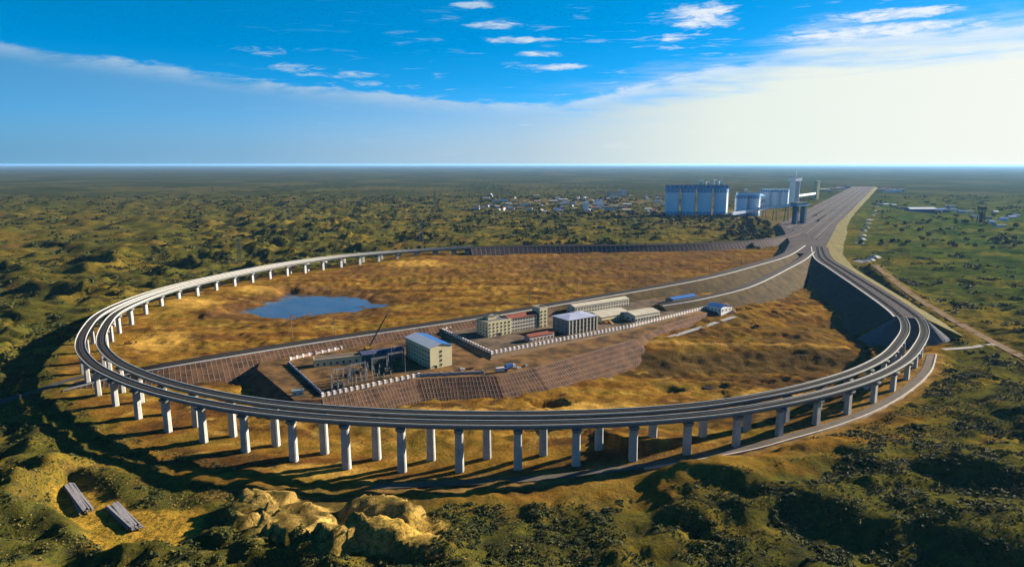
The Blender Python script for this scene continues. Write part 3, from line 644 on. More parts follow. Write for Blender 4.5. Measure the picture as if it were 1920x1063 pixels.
# ------------------------------------------------------------------ tracks and viaducts
def offset(l, nn, d): return l + nn * d
def track(mb_ball, mb_rail, mb_sl, path, ball=True, step=.65, sleepers=True):
    nn = normals(path)
    if ball: mb_ball.sweep(path, nn, [(-2.3, -.15), (-1.7, .32), (1.7, .32), (2.3, -.15)])
    for s_ in (-.75, .75):
        pp = path.copy(); pp[:, :2] += nn * s_; mb_rail.sweep(pp, nn, [(-.09, .36), (.09, .36), (.09, .62), (-.09, .62)])
    if sleepers:
        fine = resample(path, step); fn = normals(fine)
        for p, n in zip(fine, fn):
            mb_sl.box((p[0], p[1], p[2] + .37), (.26, 2.5, .16), math.atan2(n[1], n[0]) - math.pi / 2)
i0 = iab
i1 = ibk + 2
def make_viaduct(name, label, off, phase_xy):
    c0 = MID[i0:i1 + 1]; n0 = MIDN[i0:i1 + 1]
    path = offset(c0, n0, off); path = resample(path, 1.0)
    path = np.column_stack([path, np.full(len(path), RZ - .5)]); nn = normals(path)
    n = len(path); ph = int(np.argmin(np.hypot(path[:, 0] - phase_xy[0], path[:, 1] - phase_xy[1])))
    cuts = [0] + [i for i in range(ph % 32, n, 32) if 14 < i < n - 14] + [n - 1]
    org = (path[ph][0], path[ph][1], float(gz(path[ph][0], path[ph][1])))
    root = thing(name, label, 'viaduct', org, 0)
    for a, b in zip(cuts[:-1], cuts[1:]):
        ii = list(range(a, b + 1, 4)); ii = ii if ii[-1] == b else ii + [b]
        p = path[ii].copy(); q = nn[ii]
        # small gap at the joint
        gp = p.copy(); gp[0, :2] += (p[1, :2] - p[0, :2]) * .012; gp[-1, :2] -= (p[-1, :2] - p[-2, :2]) * .012
        g_ = MB(); g_.sweep(gp, q, [(-3.5, -.05), (3.5, -.05), (3.5, -.45), (2.0, -.75), (1.6, -2.7), (-1.6, -2.7), (-2.0, -.75), (-3.5, -.45)])
        span = g_.build('girder', CONC, root, org)
        for s_ in (-1, 1):
            w_ = MB(); w_.sweep(gp, q, [(s_ * 3.05, -.046), (s_ * 3.56, -.046), (s_ * 3.56, .85), (s_ * 3.2, .85), (s_ * 3.2, .12), (s_ * 3.05, .12)])
            w_.build('parapet', PARA, span, org)
        bl = MB(); bl.sweep(p, q, [(-3.04, -.046), (-3.04, .1), (-1.8, .34), (1.8, .34), (3.04, .1), (3.04, -.046)]); bl.build('ballast_bed', BALL, span, org)
    rails = MB(); sleep = MB(); p4 = path[::4]
    track(None, rails, sleep, p4, ball=False)
    for s_ in (-.75, .75):
        r_ = MB(); pp = p4.copy(); pp[:, :2] += normals(p4) * s_; r_.sweep(pp, normals(p4), [(-.09, .38), (.09, .38), (.09, .64), (-.09, .64)]); r_.build('rail', STEEL, root, org)
    tag(sleep.build('sleepers', SLEEP, root, org), kind='stuff')
    # piers: a shaft with rounded ends, longer across the line than along it, under a flared cap
    for c in cuts[1:-1]:
        x, y, _ = path[c]; zb = min(float(gz(x + i, y + j)) for i in (-2.5, 0, 2.5) for j in (-2.5, 0, 2.5)) - .6
        top = RZ - .5 - 2.7 - .25; h = top - zb
        if h < 1.5: continue
        rz = math.atan2(nn[c][1], nn[c][0]) - math.pi / 2
        ca, sa = math.cos(rz), math.sin(rz)
        def loft(mb, secs):
            k = None; vs = []
            for z, l, w_, e in secs:
                pts = [(-w_/2, -l/2 + e), (-w_/2 + e, -l/2), (w_/2 - e, -l/2), (w_/2, -l/2 + e), (w_/2, l/2 - e), (w_/2 - e, l/2), (-w_/2 + e, l/2), (-w_/2, l/2 - e)]
                vs += [(x + a * ca - b * sa, y + a * sa + b * ca, z) for a, b in pts]
            k = 8; m_ = len(secs)
            mb.add(vs, [(i*k + j, i*k + (j+1) % k, (i+1)*k + (j+1) % k, (i+1)*k + j) for i in range(m_-1) for j in range(k)] + [tuple(range(k)), tuple((m_-1)*k + j for j in range(k))])
        capz = top - 2.3
        pm = MB(); loft(pm, [(zb, 3.0 + h * .02, 4.3 + h * .02, .6), (capz, 3.0, 4.3, .6)]); pier = pm.build('pier', PIERC, root, org)
        cm = MB(); loft(cm, [(capz, 3.02, 4.32, .6), (capz + 1.2, 6.4, 4.9, .6), (top, 6.4, 4.9, .6)]); cm.build('pier_cap', CONC, pier, org)
        bm_ = MB()
        for s_ in (-1.1, 1.1):
            bm_.box((x - sa * s_, y + ca * s_, top + .12), (2.6, .7, .24), rz)
        bm_.build('bearing', mat('bearing_steel', (.12, .12, .13)), pier, org)
    return root
make_viaduct('rail_viaduct', 'outer of the two curved single-track concrete viaducts, bordered by the service road', 7.0, (3, 340))
make_viaduct('rail_viaduct', 'inner of the two curved single-track concrete viaducts, facing the pond and buildings', -7.0, (-14, 357))
def line_track(path, label, ball=True, step=.65, sleepers=True, group='tracks on the embankments'):
    path = np.asarray(path, float); org = tuple(path[0])
    root = thing('railway_track', label, 'railway track', org, 0, group)
    bl, rl, slp = MB(), MB(), MB(); track(bl, rl, slp, path, ball, step, sleepers)
    bl.build('ballast_bed', BALL, root, org)
    rl.build('rails', STEEL, root, org)
    if sleepers: tag(slp.build('sleepers', SLEEP, root, org), kind='stuff')
ma = MID[:iab + 1]; mn = MIDN[:iab + 1]
for o_, lb in ((7, 'outer railway track on the curved approach embankment beyond the viaduct'), (-7, 'inner railway track on the curved approach embankment beyond the viaduct')):
    tp = np.linspace(.45, 1, len(ma))[:, None]
    line_track(np.column_stack([ma + mn * o_ * tp, np.full(len(ma), RZ - .5)])[::3], lb, sleepers=True, step=.9)
mb_ = MID[ibk:]; mn = MIDN[ibk:]
for o_, lb in ((6, 'far railway track on the ribbed back embankment'), (-6, 'near railway track on the ribbed back embankment')):
    line_track(np.column_stack([mb_ + mn * o_, np.full(len(mb_), RZ - .4)])[::3], lb, sleepers=False)
dn = normals(DIAG)
for o_, lb in ((3, 'far railway track on the long diagonal embankment behind the station buildings'), (-3, 'near railway track on the long diagonal embankment behind the station buildings')):
    d_ = DIAG[12:].copy(); d_[:, :2] += dn[12:] * o_; d_[:, 2] += .16
    line_track(d_, lb, sleepers=False)
d_ = DIAG2.copy(); d_[:, 2] += .16; line_track(d_, 'short siding track curving off the diagonal embankment above blue-roofed sheds', sleepers=False)
d_ = np.array([.494, .869]); n_ = np.array([.869, -.494])
PATHM = mat('pale_gravel', (.24, .20, .19), (.13, .11, .11), .02)
for k in range(5):
    p0 = np.array([764, 1566]) - n_ * (14.2 + k * 25); p_ = np.array([p0 + d_ * s for s in np.arange(-330 + k * 55, 3000, 30)])
    road('yard_path', np.column_stack([p_, np.full(len(p_), RZ - .7)]), 3.2, PATHM, .05)
for k in range(9):
    o_ = 8 + k * 12.5
    p0 = np.array([764, 1566]) - n_ * o_; st_ = -(400 - o_ * 2.6); p_ = np.array([p0 + d_ * s for s in np.arange(max(st_, -430), 3050, 30)])
    p_ = np.column_stack([p_, np.full(len(p_), RZ - .54)])
    line_track(p_, 'straight parallel railway track in the wide yard beside the silos', sleepers=False, group='parallel tracks of the yard')
# ------------------------------------------------------------------ buildings
CREAM = mat('cream_render', (.98, .87, .52), (.88, .77, .47), .12)
CREAM2 = mat('pale_render', (.92, .84, .66), (.80, .73, .58), .12)
GREYW = mat('grey_render', (.50, .46, .40), (.42, .39, .34), .12)
PINKW = mat('pinkish_render', (.84, .64, .56), (.68, .52, .46), .2)
WHITEW = mat('white_render', (1.5, 1.45, 1.4), (1.25, 1.2, 1.16), .2)
LAVW = mat('lavender_paint', (.42, .42, .55), (.34, .34, .46), .2)
BLUER = mat('blue_roof_sheet', (.03, .15, .48), (.02, .11, .36), .2, .45, spec=.3)
PALER = mat('pale_roof_sheet', (.72, .76, .82), (.60, .64, .72), .2, .45, spec=.3)
LILACR = mat('lilac_roof_sheet', (.50, .52, .68), (.42, .44, .58), .15, .5, spec=.3)
REDR = mat('red_roof_tile', (.34, .11, .075), (.24, .085, .06), .3)
GREYR = mat('grey_roofing', (.22, .21, .21), (.15, .145, .15), .2)
BEIGER = mat('beige_roofing', (.60, .55, .43), (.50, .45, .36), .1)
GLASS = mat('window_glass', (.035, .045, .06), (.02, .028, .04), .6, .15, spec=.6)
FRAME = mat('window_frame', (.62, .60, .55))
DARKM = mat('dark_metal', (.045, .045, .05), (.03, .03, .034), 1, .5)
GALV = mat('galvanised_steel', (.42, .43, .45), (.30, .31, .33), 1, .45, metal=.4)
WINS = {}
def win_mesh(w_, h_):
    k = (round(w_, 2), round(h_, 2))
    if k not in WINS:
        m = MB()
        m.box((0, -.03, h_ / 2), (w_, .14, h_), mi=0)
        for x in (-w_ / 2, w_ / 2): m.box((x, -.05, h_ / 2), (.14, .24, h_ + .14), mi=1)
        m.box((0, -.05, h_), (w_ - .15, .24, .14), mi=1); m.box((0, -.10, 0), (w_ + .3, .36, .16), mi=1)
        WINS[k] = m.mesh('window', [GLASS, FRAME])
    return WINS[k]
def windows(t, x0, y0, ang, length, z0, rows, cols, fh, w_=1.5, h_=1.7, skip=0):
    ca, sa = math.cos(ang), math.sin(ang)
    for r in range(rows):
        for c in range(cols):
            s = length * (c + .5) / cols
            if skip and random.random() < skip: continue
            link('window', win_mesh(w_, h_), t, (x0 + ca * s, y0 + sa * s, z0 + fh * r + .95), ang)
def block(t, x0, y0, L, Wd, H, wall, roof, rmat, rh=2.0, fh=3.3, front=0, left=0, right=0, z0=0, w_=1.5, h_=1.7, rmat2=None, base=1.5, rows=None, ov=.5):
    m = MB(); m.box((x0 + L/2, y0 + Wd/2, z0 + (H - base) / 2), (L, Wd, H + base)); wl = m.build('wall', wall, t)
    rows = rows or max(1, int(H / fh)); zb = z0
    if front: windows(t, x0, y0, 0, L, zb, rows, front, fh, w_, h_)
    if left: windows(t, x0, y0 + Wd, -math.pi / 2, Wd, zb, rows, left, fh, w_, h_)
    if right: windows(t, x0 + L, y0, math.pi / 2, Wd, zb, rows, right, fh, w_, h_)
    z = z0 + H
    if roof == 'flat':
        m = MB(); m.box((x0 + L/2, y0 + Wd/2, z + .1), (L - .6, Wd - .6, .2)); m.build('roof', rmat, t)
        p = MB(); e = .35
        for cx, cy, sx_, sy_ in ((L/2, e/2 - .08, L + .16, e), (L/2, Wd - e/2 + .08, L + .16, e), (e/2 - .08, Wd/2, e, Wd - e), (L - e/2 + .08, Wd/2, e, Wd - e)):
            p.box((x0 + cx, y0 + cy, z + .42), (sx_, sy_, .86))
        p.build('roof_parapet', wall, t)
    elif roof in ('gx', 'gy'):
        o = ov; th = .25
        if roof == 'gx': a, b = (x0 - o, x0 + L + o), (y0 - o, y0 + Wd / 2, y0 + Wd + o); mk = lambda s, v, q: (s, v, q)
        else: a, b = (y0 - o, y0 + Wd + o), (x0 - o, x0 + L / 2, x0 + L + o); mk = lambda s, v, q: (v, s, q)
        for i, (v0, v1, h0, h1) in enumerate(((b[0], b[1], 0, rh), (b[1], b[2], rh, 0))):
            m = MB(); m.add([mk(s, v, z + h + q) for q in (0.02, th) for s, v, h in ((a[0], v0, h0), (a[1], v0, h0), (a[1], v1, h1), (a[0], v1, h1))],
                            [(0, 1, 2, 3), (4, 5, 6, 7), (0, 1, 5, 4), (1, 2, 6, 5), (2, 3, 7, 6), (3, 0, 4, 7)])
            m.build('roof', rmat if i == 0 else (rmat2 or rmat), t)
        g_ = MB()
        for e in (a[0] + o + .15, a[1] - o - .15):
            g_.add([mk(e, b[0] + o, z), mk(e, b[2] - o, z), mk(e, b[1], z + rh - .1)], [(0, 1, 2)])
        g_.build('gable', wall, t)
    elif roof == 'hip':
        o = ov; i_ = min(L, Wd) / 2
        m = MB(); vs = [(x0 - o, y0 - o, z), (x0 + L + o, y0 - o, z), (x0 + L + o, y0 + Wd + o, z), (x0 - o, y0 + Wd + o, z)]
        if L >= Wd: vs += [(x0 + i_, y0 + Wd/2, z + rh), (x0 + L - i_, y0 + Wd/2, z + rh)]; fs = [(0, 1, 5, 4), (1, 2, 5), (2, 3, 4, 5), (3, 0, 4), (3, 2, 1, 0)]
        else: vs += [(x0 + L/2, y0 + i_, z + rh), (x0 + L/2, y0 + Wd - i_, z + rh)]; fs = [(0, 1, 4), (1, 2, 5, 4), (2, 3, 5), (3, 0, 4, 5), (3, 2, 1, 0)]
        m.add(vs, fs); m.build('roof', rmat, t)
    return wl
ANG = math.atan2(88, 126)
def door(t, x, y, ang, z=0, w_=1.8, h_=2.4, m=None):
    q = MB(); q.box((0, -.05, h_ / 2), (w_, .2, h_)); q.box((0, -.3, h_ + .1), (w_ + .8, .9, .15), mi=1); o = q.build('door', [m or DARKM, FRAME], t); o.location = (x, y, z); o.rotation_euler = (0, 0, ang); return o
# control building of the substation
b1 = thing('control_building', 'cream four-storey building with blue and white gabled roof beside the substation', 'building', P(807, 692, 12), ANG)
block(b1, 0, 0, 19, 42, 16.0, CREAM, 'gy', PALER, 2.6, 3.5, front=0, left=9, rmat2=BLUER, rows=4)
windows(b1, 0, 0, 0, 19, 0.3, 4, 1, 3.5, 1.6, 1.8); windows(b1, 19, 0, math.pi / 2, 42, 0, 4, 9, 3.5); door(b1, 5, 0, 0)
# station house
b2 = thing('station_building', 'cream four-storey building with red roof and taller stair tower inside walled compound', 'building', P(915, 633, 14.4), ANG)
block(b2, 0, 0, 25, 19, 13.2, CREAM, 'flat', GREYR, front=6, left=4, rows=4, fh=3.2)
block(b2, 25.1, 3, 34, 14, 12.8, CREAM2, 'gx', REDR, 2.2, 3.2, front=11, rows=4)
block(b2, 59.2, 2, 9, 12, 18.5, CREAM, 'flat', GREYR, front=2, right=2, rows=5, fh=3.4)
block(b2, 6, 9, 9, 8, 3.0, CREAM, 'hip', GREYR, 1.2, z0=13.5, base=0); door(b2, 12, 0, 0, w_=4, h_=3)
b3 = thing('gatehouse', 'small single-storey pink building with red roof in front of station', 'building', P(993, 642, 14.5), ANG)
block(b3, 0, 0, 27, 8, 4.6, PINKW, 'gx', REDR, 1.6, 4, front=7, left=2, rows=1); door(b3, 2, 0, 0)
b4 = thing('office_building', 'grey four-storey building with tall pilasters and pale lilac hipped roof', 'building', P(1066, 628, 15), ANG)
block(b4, 0, 0, 34, 23, 13.4, GREYW, 'hip', LILACR, 1.8, 3.3, front=8, left=4, rows=4, ov=1.0)
for i in range(9):
    m = MB(); m.box((34 * i / 8 if 0 < i < 8 else (.5 if i == 0 else 33.5), -.35, 6.4), (1.0, .7, 13.6)); m.build('pilaster', CREAM2, b4)
door(b4, 17 - 2.1, -.02, 0, w_=2.4)
b5 = thing('dormitory_block', 'long pale two-storey block under the railway embankment, farthest building of the compound', 'building', P(1078, 590, 15.2), ANG)
block(b5, 0, 0, 76, 13, 7.6, CREAM2, 'gx', BEIGER, 1.8, 3.4, front=20, left=2, rows=2)
b6 = thing('workshop_building', 'low cream hall with broad beige roof behind the pilastered office', 'building', P(1128, 606, 15.3), ANG)
block(b6, 0, 0, 38, 26, 5.5, CREAM, 'gx', BEIGER, 2.6, 4, front=10, rows=1, w_=1.8)
b7 = thing('service_building', 'low cream building with beige roof by the compound wall near the dirt heap', 'building', P(1191, 604, 15.6), ANG)
block(b7, 0, 0, 34, 20, 6.0, CREAM2, 'gx', BEIGER, 2.2, 4, front=9, left=3, right=3, rows=1, w_=1.8, h_=2)
b8 = thing('shed', 'long low shed with dark blue roof beside the siding embankment', 'shed', P(1262, 569, 16.3), ANG)
block(b8, 0, 0, 38, 11, 4.0, GREYW, 'gx', BLUER, 1.8, 4, front=8, rows=1)
b9 = thing('shed', 'square shed with bright blue roof at the end of the white wall', 'shed', P(1352, 586, 16), ANG)
block(b9, 0, 0, 17, 18, 4.6, WHITEW, 'gy', BLUER, 2.4, 4, front=3, left=4, rows=1, base=4)
# substation store
b10 = thing('switchgear_building', 'long low yellow building with brown roof behind the substation equipment', 'building', P(590, 689, 11.9), R(22))
block(b10, 0, 0, 44, 9, 5.2, CREAM, 'flat', mat('brown_roofing', (.24, .17, .14), (.17, .12, .10), .3), front=9, left=1, rows=1, w_=1.6, h_=2.0)
b11 = thing('switchgear_building', 'teal low hall joined to the end of the yellow switchgear building', 'building', P(680, 680, 11.9), R(26))
block(b11, 0, 0, 34, 11, 6.0, mat('teal_sheet', (.12, .26, .26), (.09, .2, .2), .2), 'gx', mat('slate_sheet', (.10, .12, .22), (.08, .09, .17), .2, .5), 1.4, 4, front=6, rows=1)
b12 = thing('site_hut', 'pale cyan container hut outside the lavender wall', 'hut', P(548, 743, 11.4), R(20))
block(b12, 0, 0, 7.5, 3.2, 3.0, mat('cyan_sheet', (.45, .66, .70), (.38, .56, .60), .4), 'flat', PALER, front=2, rows=1, base=.6, w_=1.1, h_=1.1)

# walls of the compounds: pillars and panels
def wall(name, label, pts, h, pitch, mp, mq, zoff=-.4, thick=.35):
    pts = [np.array(P(*p)) for p in pts]; org = pts[0] + (0, 0, zoff); t = thing(name, label, 'wall', tuple(org))
    pil = MB(); pil.box((0, 0, (h + .35) / 2), (1.3, .8, h + .35)); pil.box((0, 0, h + .45), (1.6, 1.1, .2)); pm = pil.mesh('pillar', mp)
    for a, b in zip(pts[:-1], pts[1:]):
        d = b - a; L = np.linalg.norm(d[:2]); n = max(1, int(round(L / pitch))); rz = math.atan2(d[1], d[0]); seg = L / n
        q = MB(); q.box((0, 0, h / 2), (seg - 1.3, thick, h)); qm = q.mesh('panel', mq)
        for i in range(n):
            c = a + d * (i / n) - pts[0]; link('pillar', pm, t, tuple(c), rz)
            c = a + d * ((i + .5) / n) - pts[0]; link('panel', qm, t, tuple(c), rz)
    link('pillar', pm, t, tuple(pts[-1] - pts[0]))
    return t
wall('compound_wall', 'white wall with square pillars running round the station compound', [(886, 609, TZ), (830, 621, TZ), (922, 664, TZ), (1182, 614, TZ + 1.2), (1326, 578, TZ + 2)], 2.6, 4.4, WHITEW, PINKW)
wall('compound_wall', 'pink and white pillared wall along the front of the substation', [(605, 744, 11.5), (700, 724, 12.2), (785, 706, 12.8)], 2.6, 4.2, WHITEW, PINKW)
wall('compound_wall', 'plain lavender wall on the left side of the substation', [(605, 742, 11.5), (541, 683, 11.5)], 2.6, 8, LAVW, LAVW)
wall('compound_wall', 'smooth pale grey wall between cream building and parked truck', [(787, 706, 12.7), (906, 701, 11.9)], 2.6, 8, mat('grey_wall', (.52, .52, .58), (.44, .44, .50), .2), mat('grey_wall', (.5, .5, .5)))
wall('compound_wall', 'short pinkish wall behind the substation below the railway embankment', [(545, 675, 11.6), (580, 667, 11.8), (640, 655, 12)], 2.4, 6, WHITEW, PINKW)

# ------------------------------------------------------------------ substation equipment
def gantry():
    t = thing('substation_gantry', 'galvanised two-legged gantry frame standing in the substation yard', 'gantry', group='gantries of the substation')
    for x in (-6, 6):
        m = MB(); H_ = 13
        for s in (-1, 1): m.bar((x, s * 1.2, -.5), (x, s * .15, H_), .34)
        for k in range(6): z = H_ * k / 6; w0 = 1.2 - 1.05 * k / 6; m.bar((x, -w0, z), (x, w0 * .8, z + 2), .12)
        m.build('leg', GALV, t)
    m = MB()
    for z in (11.6, 12.5):
        for y in (-.35, .35): m.bar((-6.4, y, z), (6.4, y, z), .2)
    for k in range(10): m.bar((-6.4 + 1.28 * k, -.35, 11.6), (-5.1 + 1.28 * k, .35, 12.5), .1)
    m.build('beam', GALV, t)
    for x in (-3.6, 0, 3.6):
        m = MB(); m.cyl((x, 0, 9.9), .16, 1.7, 8); [m.cyl((x, 0, 9.95 + .28 * j), .3, .1, 8) for j in range(6)]; m.build('insulator', mat('brown_porcelain', (.16, .07, .04), None, 1, .3), t)
    return t
def transformer():
    t = thing('transformer', 'dark green power transformer with finned radiators and bushings', 'transformer', group='transformers of the substation')
    tm = mat('transformer_paint', (.10, .13, .12), (.07, .09, .085), .5, .5)
    m = MB(); m.box((0, 0, 2), (6, 3, 3.4)); m.build('tank', tm, t)
    m = MB(); m.box((0, 0, .1), (7.5, 4.6, .8)); m.build('plinth', CONC, t)
    for s in (-1, 1):
        m = MB(); [m.box((-2.4 + .6 * k, s * 2.1, 2.0), (.14, 1.1, 2.6)) for k in range(9)]; m.build('radiator', tm, t)
    m = MB(); m.add([], []); m.cyl((0, 0, 0), .55, 4, 12); o = m.build('conservator', tm, t); o.rotation_euler = (0, R(90), 0); o.location = (-2, .6, 4.5)
    for x in (-1.8, 0, 1.8):
        m = MB(); m.cyl((x, -.6, 3.7), .22, 1.9, 8, .1); m.build('bushing', mat('brown_porcelain', (.16, .07, .04)), t)
    return t
def breaker():
    t = thing('circuit_breaker', 'slim grey post insulator unit on a steel support in substation', 'switchgear', group='post units of the substation')
    m = MB(); [m.bar((x, y, -.3), (x * .8, y * .8, 2.6), .16) for x in (-.5, .5) for y in (-.5, .5)]; m.box((0, 0, 2.7), (1.3, 1.3, .2)); m.build('support', GALV, t)
    m = MB(); m.cyl((0, 0, 2.8), .2, 2.6, 8, .14); [m.cyl((0, 0, 2.9 + .3 * j), .36, .1, 8) for j in range(8)]; m.build('insulator', mat('grey_porcelain', (.42, .40, .38), None, 1, .3), t)
    m = MB(); m.box((0, 0, 5.5), (.9, .3, .25)); m.build('terminal', GALV, t)
    return t
def mast(h=16):
    t = thing('lightning_mast', 'thin tapered steel mast rising above the substation yard', 'mast', group='masts of the substation')
    m = MB(); m.cyl((0, 0, -.5), .30, h, 8, .10); m.build('shaft', GALV, t); m = MB(); m.cyl((0, 0, -.2), .6, .5, 8); m.build('base', CONC, t); m = MB(); m.bar((0, 0, h - .6), (0, 0, h + 2), .07); m.build('tip', GALV, t)
    return t
def spread(mk, spots, z, turn=lambda i: 0):
    p0 = None
    for i, s in enumerate(spots):
        o = mk() if p0 is None else copy_tree(p0); p0 = p0 or o
        zz_ = s[2] if len(s) > 2 else z
        o.location = P(s[0], s[1], zz_); o.rotation_euler = (0, 0, turn(i))
    return p0
spread(gantry, [(640, 722), (672, 712), (712, 700), (742, 690), (752, 676)], 11.7, lambda i: ANG)
spread(transformer, [(634, 728), (665, 702), (705, 688), (728, 702)], 11.7, lambda i: ANG)
random.seed(5)
bs = [(622 + 11 * i + random.uniform(-2, 2), 733 - 2.3 * i - r * 9 + random.uniform(-1, 1)) for r in range(4) for i in range(11 - r)]
spread(breaker, bs, 11.7, lambda i: ANG + random.choice((0, 1.57)))
spread(mast, [(622, 731), (661, 727), (676, 705), (685, 716), (702, 700), (735, 690), (760, 700)], 11.7)

# ------------------------------------------------------------------ vehicles and machines
TYRE = mat('tyre_rubber', (.02, .02, .02)); WHITEP = mat('white_paint', (.8, .8, .8), (.7, .7, .7), .5, .35, spec=.4); BLUEP = mat('blue_paint', (.04, .14, .42), (.035, .11, .34), .5, .35, spec=.4)
YELP = mat('yellow_paint', (.62, .36, .03), (.5, .28, .03), .5, .45); REDP = mat('red_paint', (.45, .05, .03), (.36, .04, .03), .5, .4)
def wheel(t, x, y, r=.5, w_=.32):
    m = MB(); n = 14
    for s in (-1, 1): pass
    vs = [(r * math.cos(2 * math.pi * k / n), s * w_ / 2, r * math.sin(2 * math.pi * k / n)) for s in (-1, 1) for k in range(n)]
    m.add(vs, [(k, (k+1) % n, n + (k+1) % n, n + k) for k in range(n)] + [tuple(range(n)), tuple(range(2*n-1, n-1, -1))])
    o = m.build('wheel', TYRE, t); o.location = (x, y, r); return o
def truck(label, loc, rz, cabm, boxm):
    t = thing('box_truck', label, 'truck', loc, rz)
    m = MB(); m.box((0, 0, .85), (8.6, 1.0, .3)); m.build('chassis', DARKM, t)
    m = MB(); m.box((-1.0, 0, 2.45), (6.4, 2.5, 2.8)); m.build('cargo_box', boxm, t)
    m = MB(); m.prism([(2.5, -1.2), (4.5, -1.2), (4.5, 1.2), (2.5, 1.2)], .75, 2.9); m.box((3.4, 0, 3.0), (1.6, 2.2, .3), tz=.9); cb = m.build('cab', cabm, t)
    m = MB(); m.box((4.5, 0, 2.25), (.12, 2.1, .9)); m.build('windscreen', GLASS, cb)
    for s in (-1.21, 1.21): m = MB(); m.box((3.6, s, 2.25), (1.0, .08, .8)); m.build('side_window', GLASS, cb)
    for x in (-3.2, -2.0, 3.4):
        for s in (-1.05, 1.05): wheel(t, x, s, .52, .36)
    return t
def car(label, loc, rz, m_):
    t = thing('parked_car', label, 'car', loc, rz, None)
    prof = [(-2.2, .35), (2.2, .35), (2.25, .75), (1.3, .95), (-2.2, .98)]
    m = MB(); m.add([(x, y, z) for y in (-.88, .88) for x, z in prof], [(0, 1, 2, 3, 4), (9, 8, 7, 6, 5)] + [(k, (k+1) % 5, 5 + (k+1) % 5, 5 + k) for k in range(5)]); m.build('body', m_, t)
    prof = [(-2.0, .97), (1.1, .95), (.45, 1.5), (-1.6, 1.52)]
    m = MB(); m.add([(x, y * (1 if z < 1 else .85), z) for y in (-.82, .82) for x, z in prof], [(0, 1, 2, 3), (7, 6, 5, 4)] + [(k, (k+1) % 4, 4 + (k+1) % 4, 4 + k) for k in range(4)]); m.build('cabin_glass', GLASS, t)
    m = MB(); m.box((-.55, 0, 1.54), (2.0, 1.36, .08)); m.build('roof', m_, t)
    for x in (-1.4, 1.4):
        for s in (-.82, .82): wheel(t, x, s, .34, .22)
    return t
truck('blue truck with white cargo box parked beside the smooth grey wall', P(940, 698, 11.8), ANG * .6, BLUEP, WHITEP)
truck('white truck with dark blue cargo box behind the parked blue truck', P(956, 691, 12), ANG, WHITEP, BLUEP)
car('white car parked just past the two trucks', P(972, 691, 12), ANG, WHITEP)
car('silver car parked on the dirt below the station wall', P(986, 686, 12.1), ANG + .4, GALV)
car('white car parked at the foot of cream building', P(866, 693, 12.2), ANG, WHITEP)
car('red car parked between cream building and grey wall', P(884, 691, 12.2), ANG + 1.2, REDP)
def crawler_base(t, m_):
    for s in (-1, 1):
        m = MB(); m.prism([(-2.6, s * 1.5 - .35), (2.6, s * 1.5 - .35), (2.6, s * 1.5 + .35), (-2.6, s * 1.5 + .35)], .15, .95); m.box((0, s * 1.5, .55), (6.0, .6, .55)); m.build('crawler_track', DARKM, t)
    m = MB(); m.box((-.6, 0, 1.75), (4.2, 2.6, 1.3)); m.box((-2.2, 0, 1.9), (1.2, 2.7, 1.6)); m.build('body', m_, t)
    m = MB(); m.box((1.0, .75, 2.35), (1.5, 1.1, 1.6)); c = m.build('cab', m_, t)
    m = MB(); m.box((1.76, .75, 2.55), (.06, .9, .9)); m.box((1.0, 1.31, 2.55), (1.1, .06, .9)); m.build('window', GLASS, c)
cr = thing('crawler_crane', 'crawler crane with long black lattice boom raised behind the substation', 'crane', P(690, 655, 12.6), R(38))
crawler_base(cr, YELP)
m = MB(); A0, A1 = np.array([1.0, 0, 2]), np.array([18.5, 0, 27.0])
for a in (-.6, .6):
    for b in (-.5, .5): m.bar(A0 + (0, a, b), A1 + (0, a * .4, b * .4), .26)
for k in range(18):
    p, r_ = A0 + (A1 - A0) * k / 18, A0 + (A1 - A0) * (k + 1) / 18; sg = 1 if k % 2 else -1
    for b in (-.5, .5): m.bar(p + (0, -.6 * sg, b), r_ + (0, .6 * sg, b), .16)
m.build('boom', DARKM, cr)
m = MB(); m.bar((-2.4, 0, 2.6), A1, .10); m.build('pendant_cable', DARKM, cr)
m = MB(); m.bar(A1, A1 - (0, 0, 9), .09); m.box(tuple(A1 - (0, 0, 9.4)), (.5, .4, .9)); m.build('hook', DARKM, cr)
def excavator(label, loc, rz):
    t = thing('excavator', label, 'excavator', loc, rz); crawler_base(t, mat('orange_paint', (.5, .2, .05)))
    m = MB(); m.bar((1.2, -.3, 2), (4.2, -.3, 4.8), .55); m.build('boom', mat('orange_paint', (.5, .2, .05)), t)
    m = MB(); m.bar((4.2, -.3, 4.8), (6.4, -.3, 2.0), .4); m.build('arm', mat('orange_paint', (.5, .2, .05)), t)
    m = MB(); m.box((6.4, -.3, 1.3), (1.3, 1.3, 1.1), tz=.8); m.build('bucket', DARKM, t)
for px, py, lb, rz in ((240, 645, 'orange excavator working on bare sand inside the left bend of viaduct', .5), (1420, 612, 'orange excavator on rough brown ground below the blue-roofed shed', 2.2)):
    a = PG(px, py, 7); excavator(lb, (a[0], a[1], float(gz(a[0], a[1])) - .1), rz)
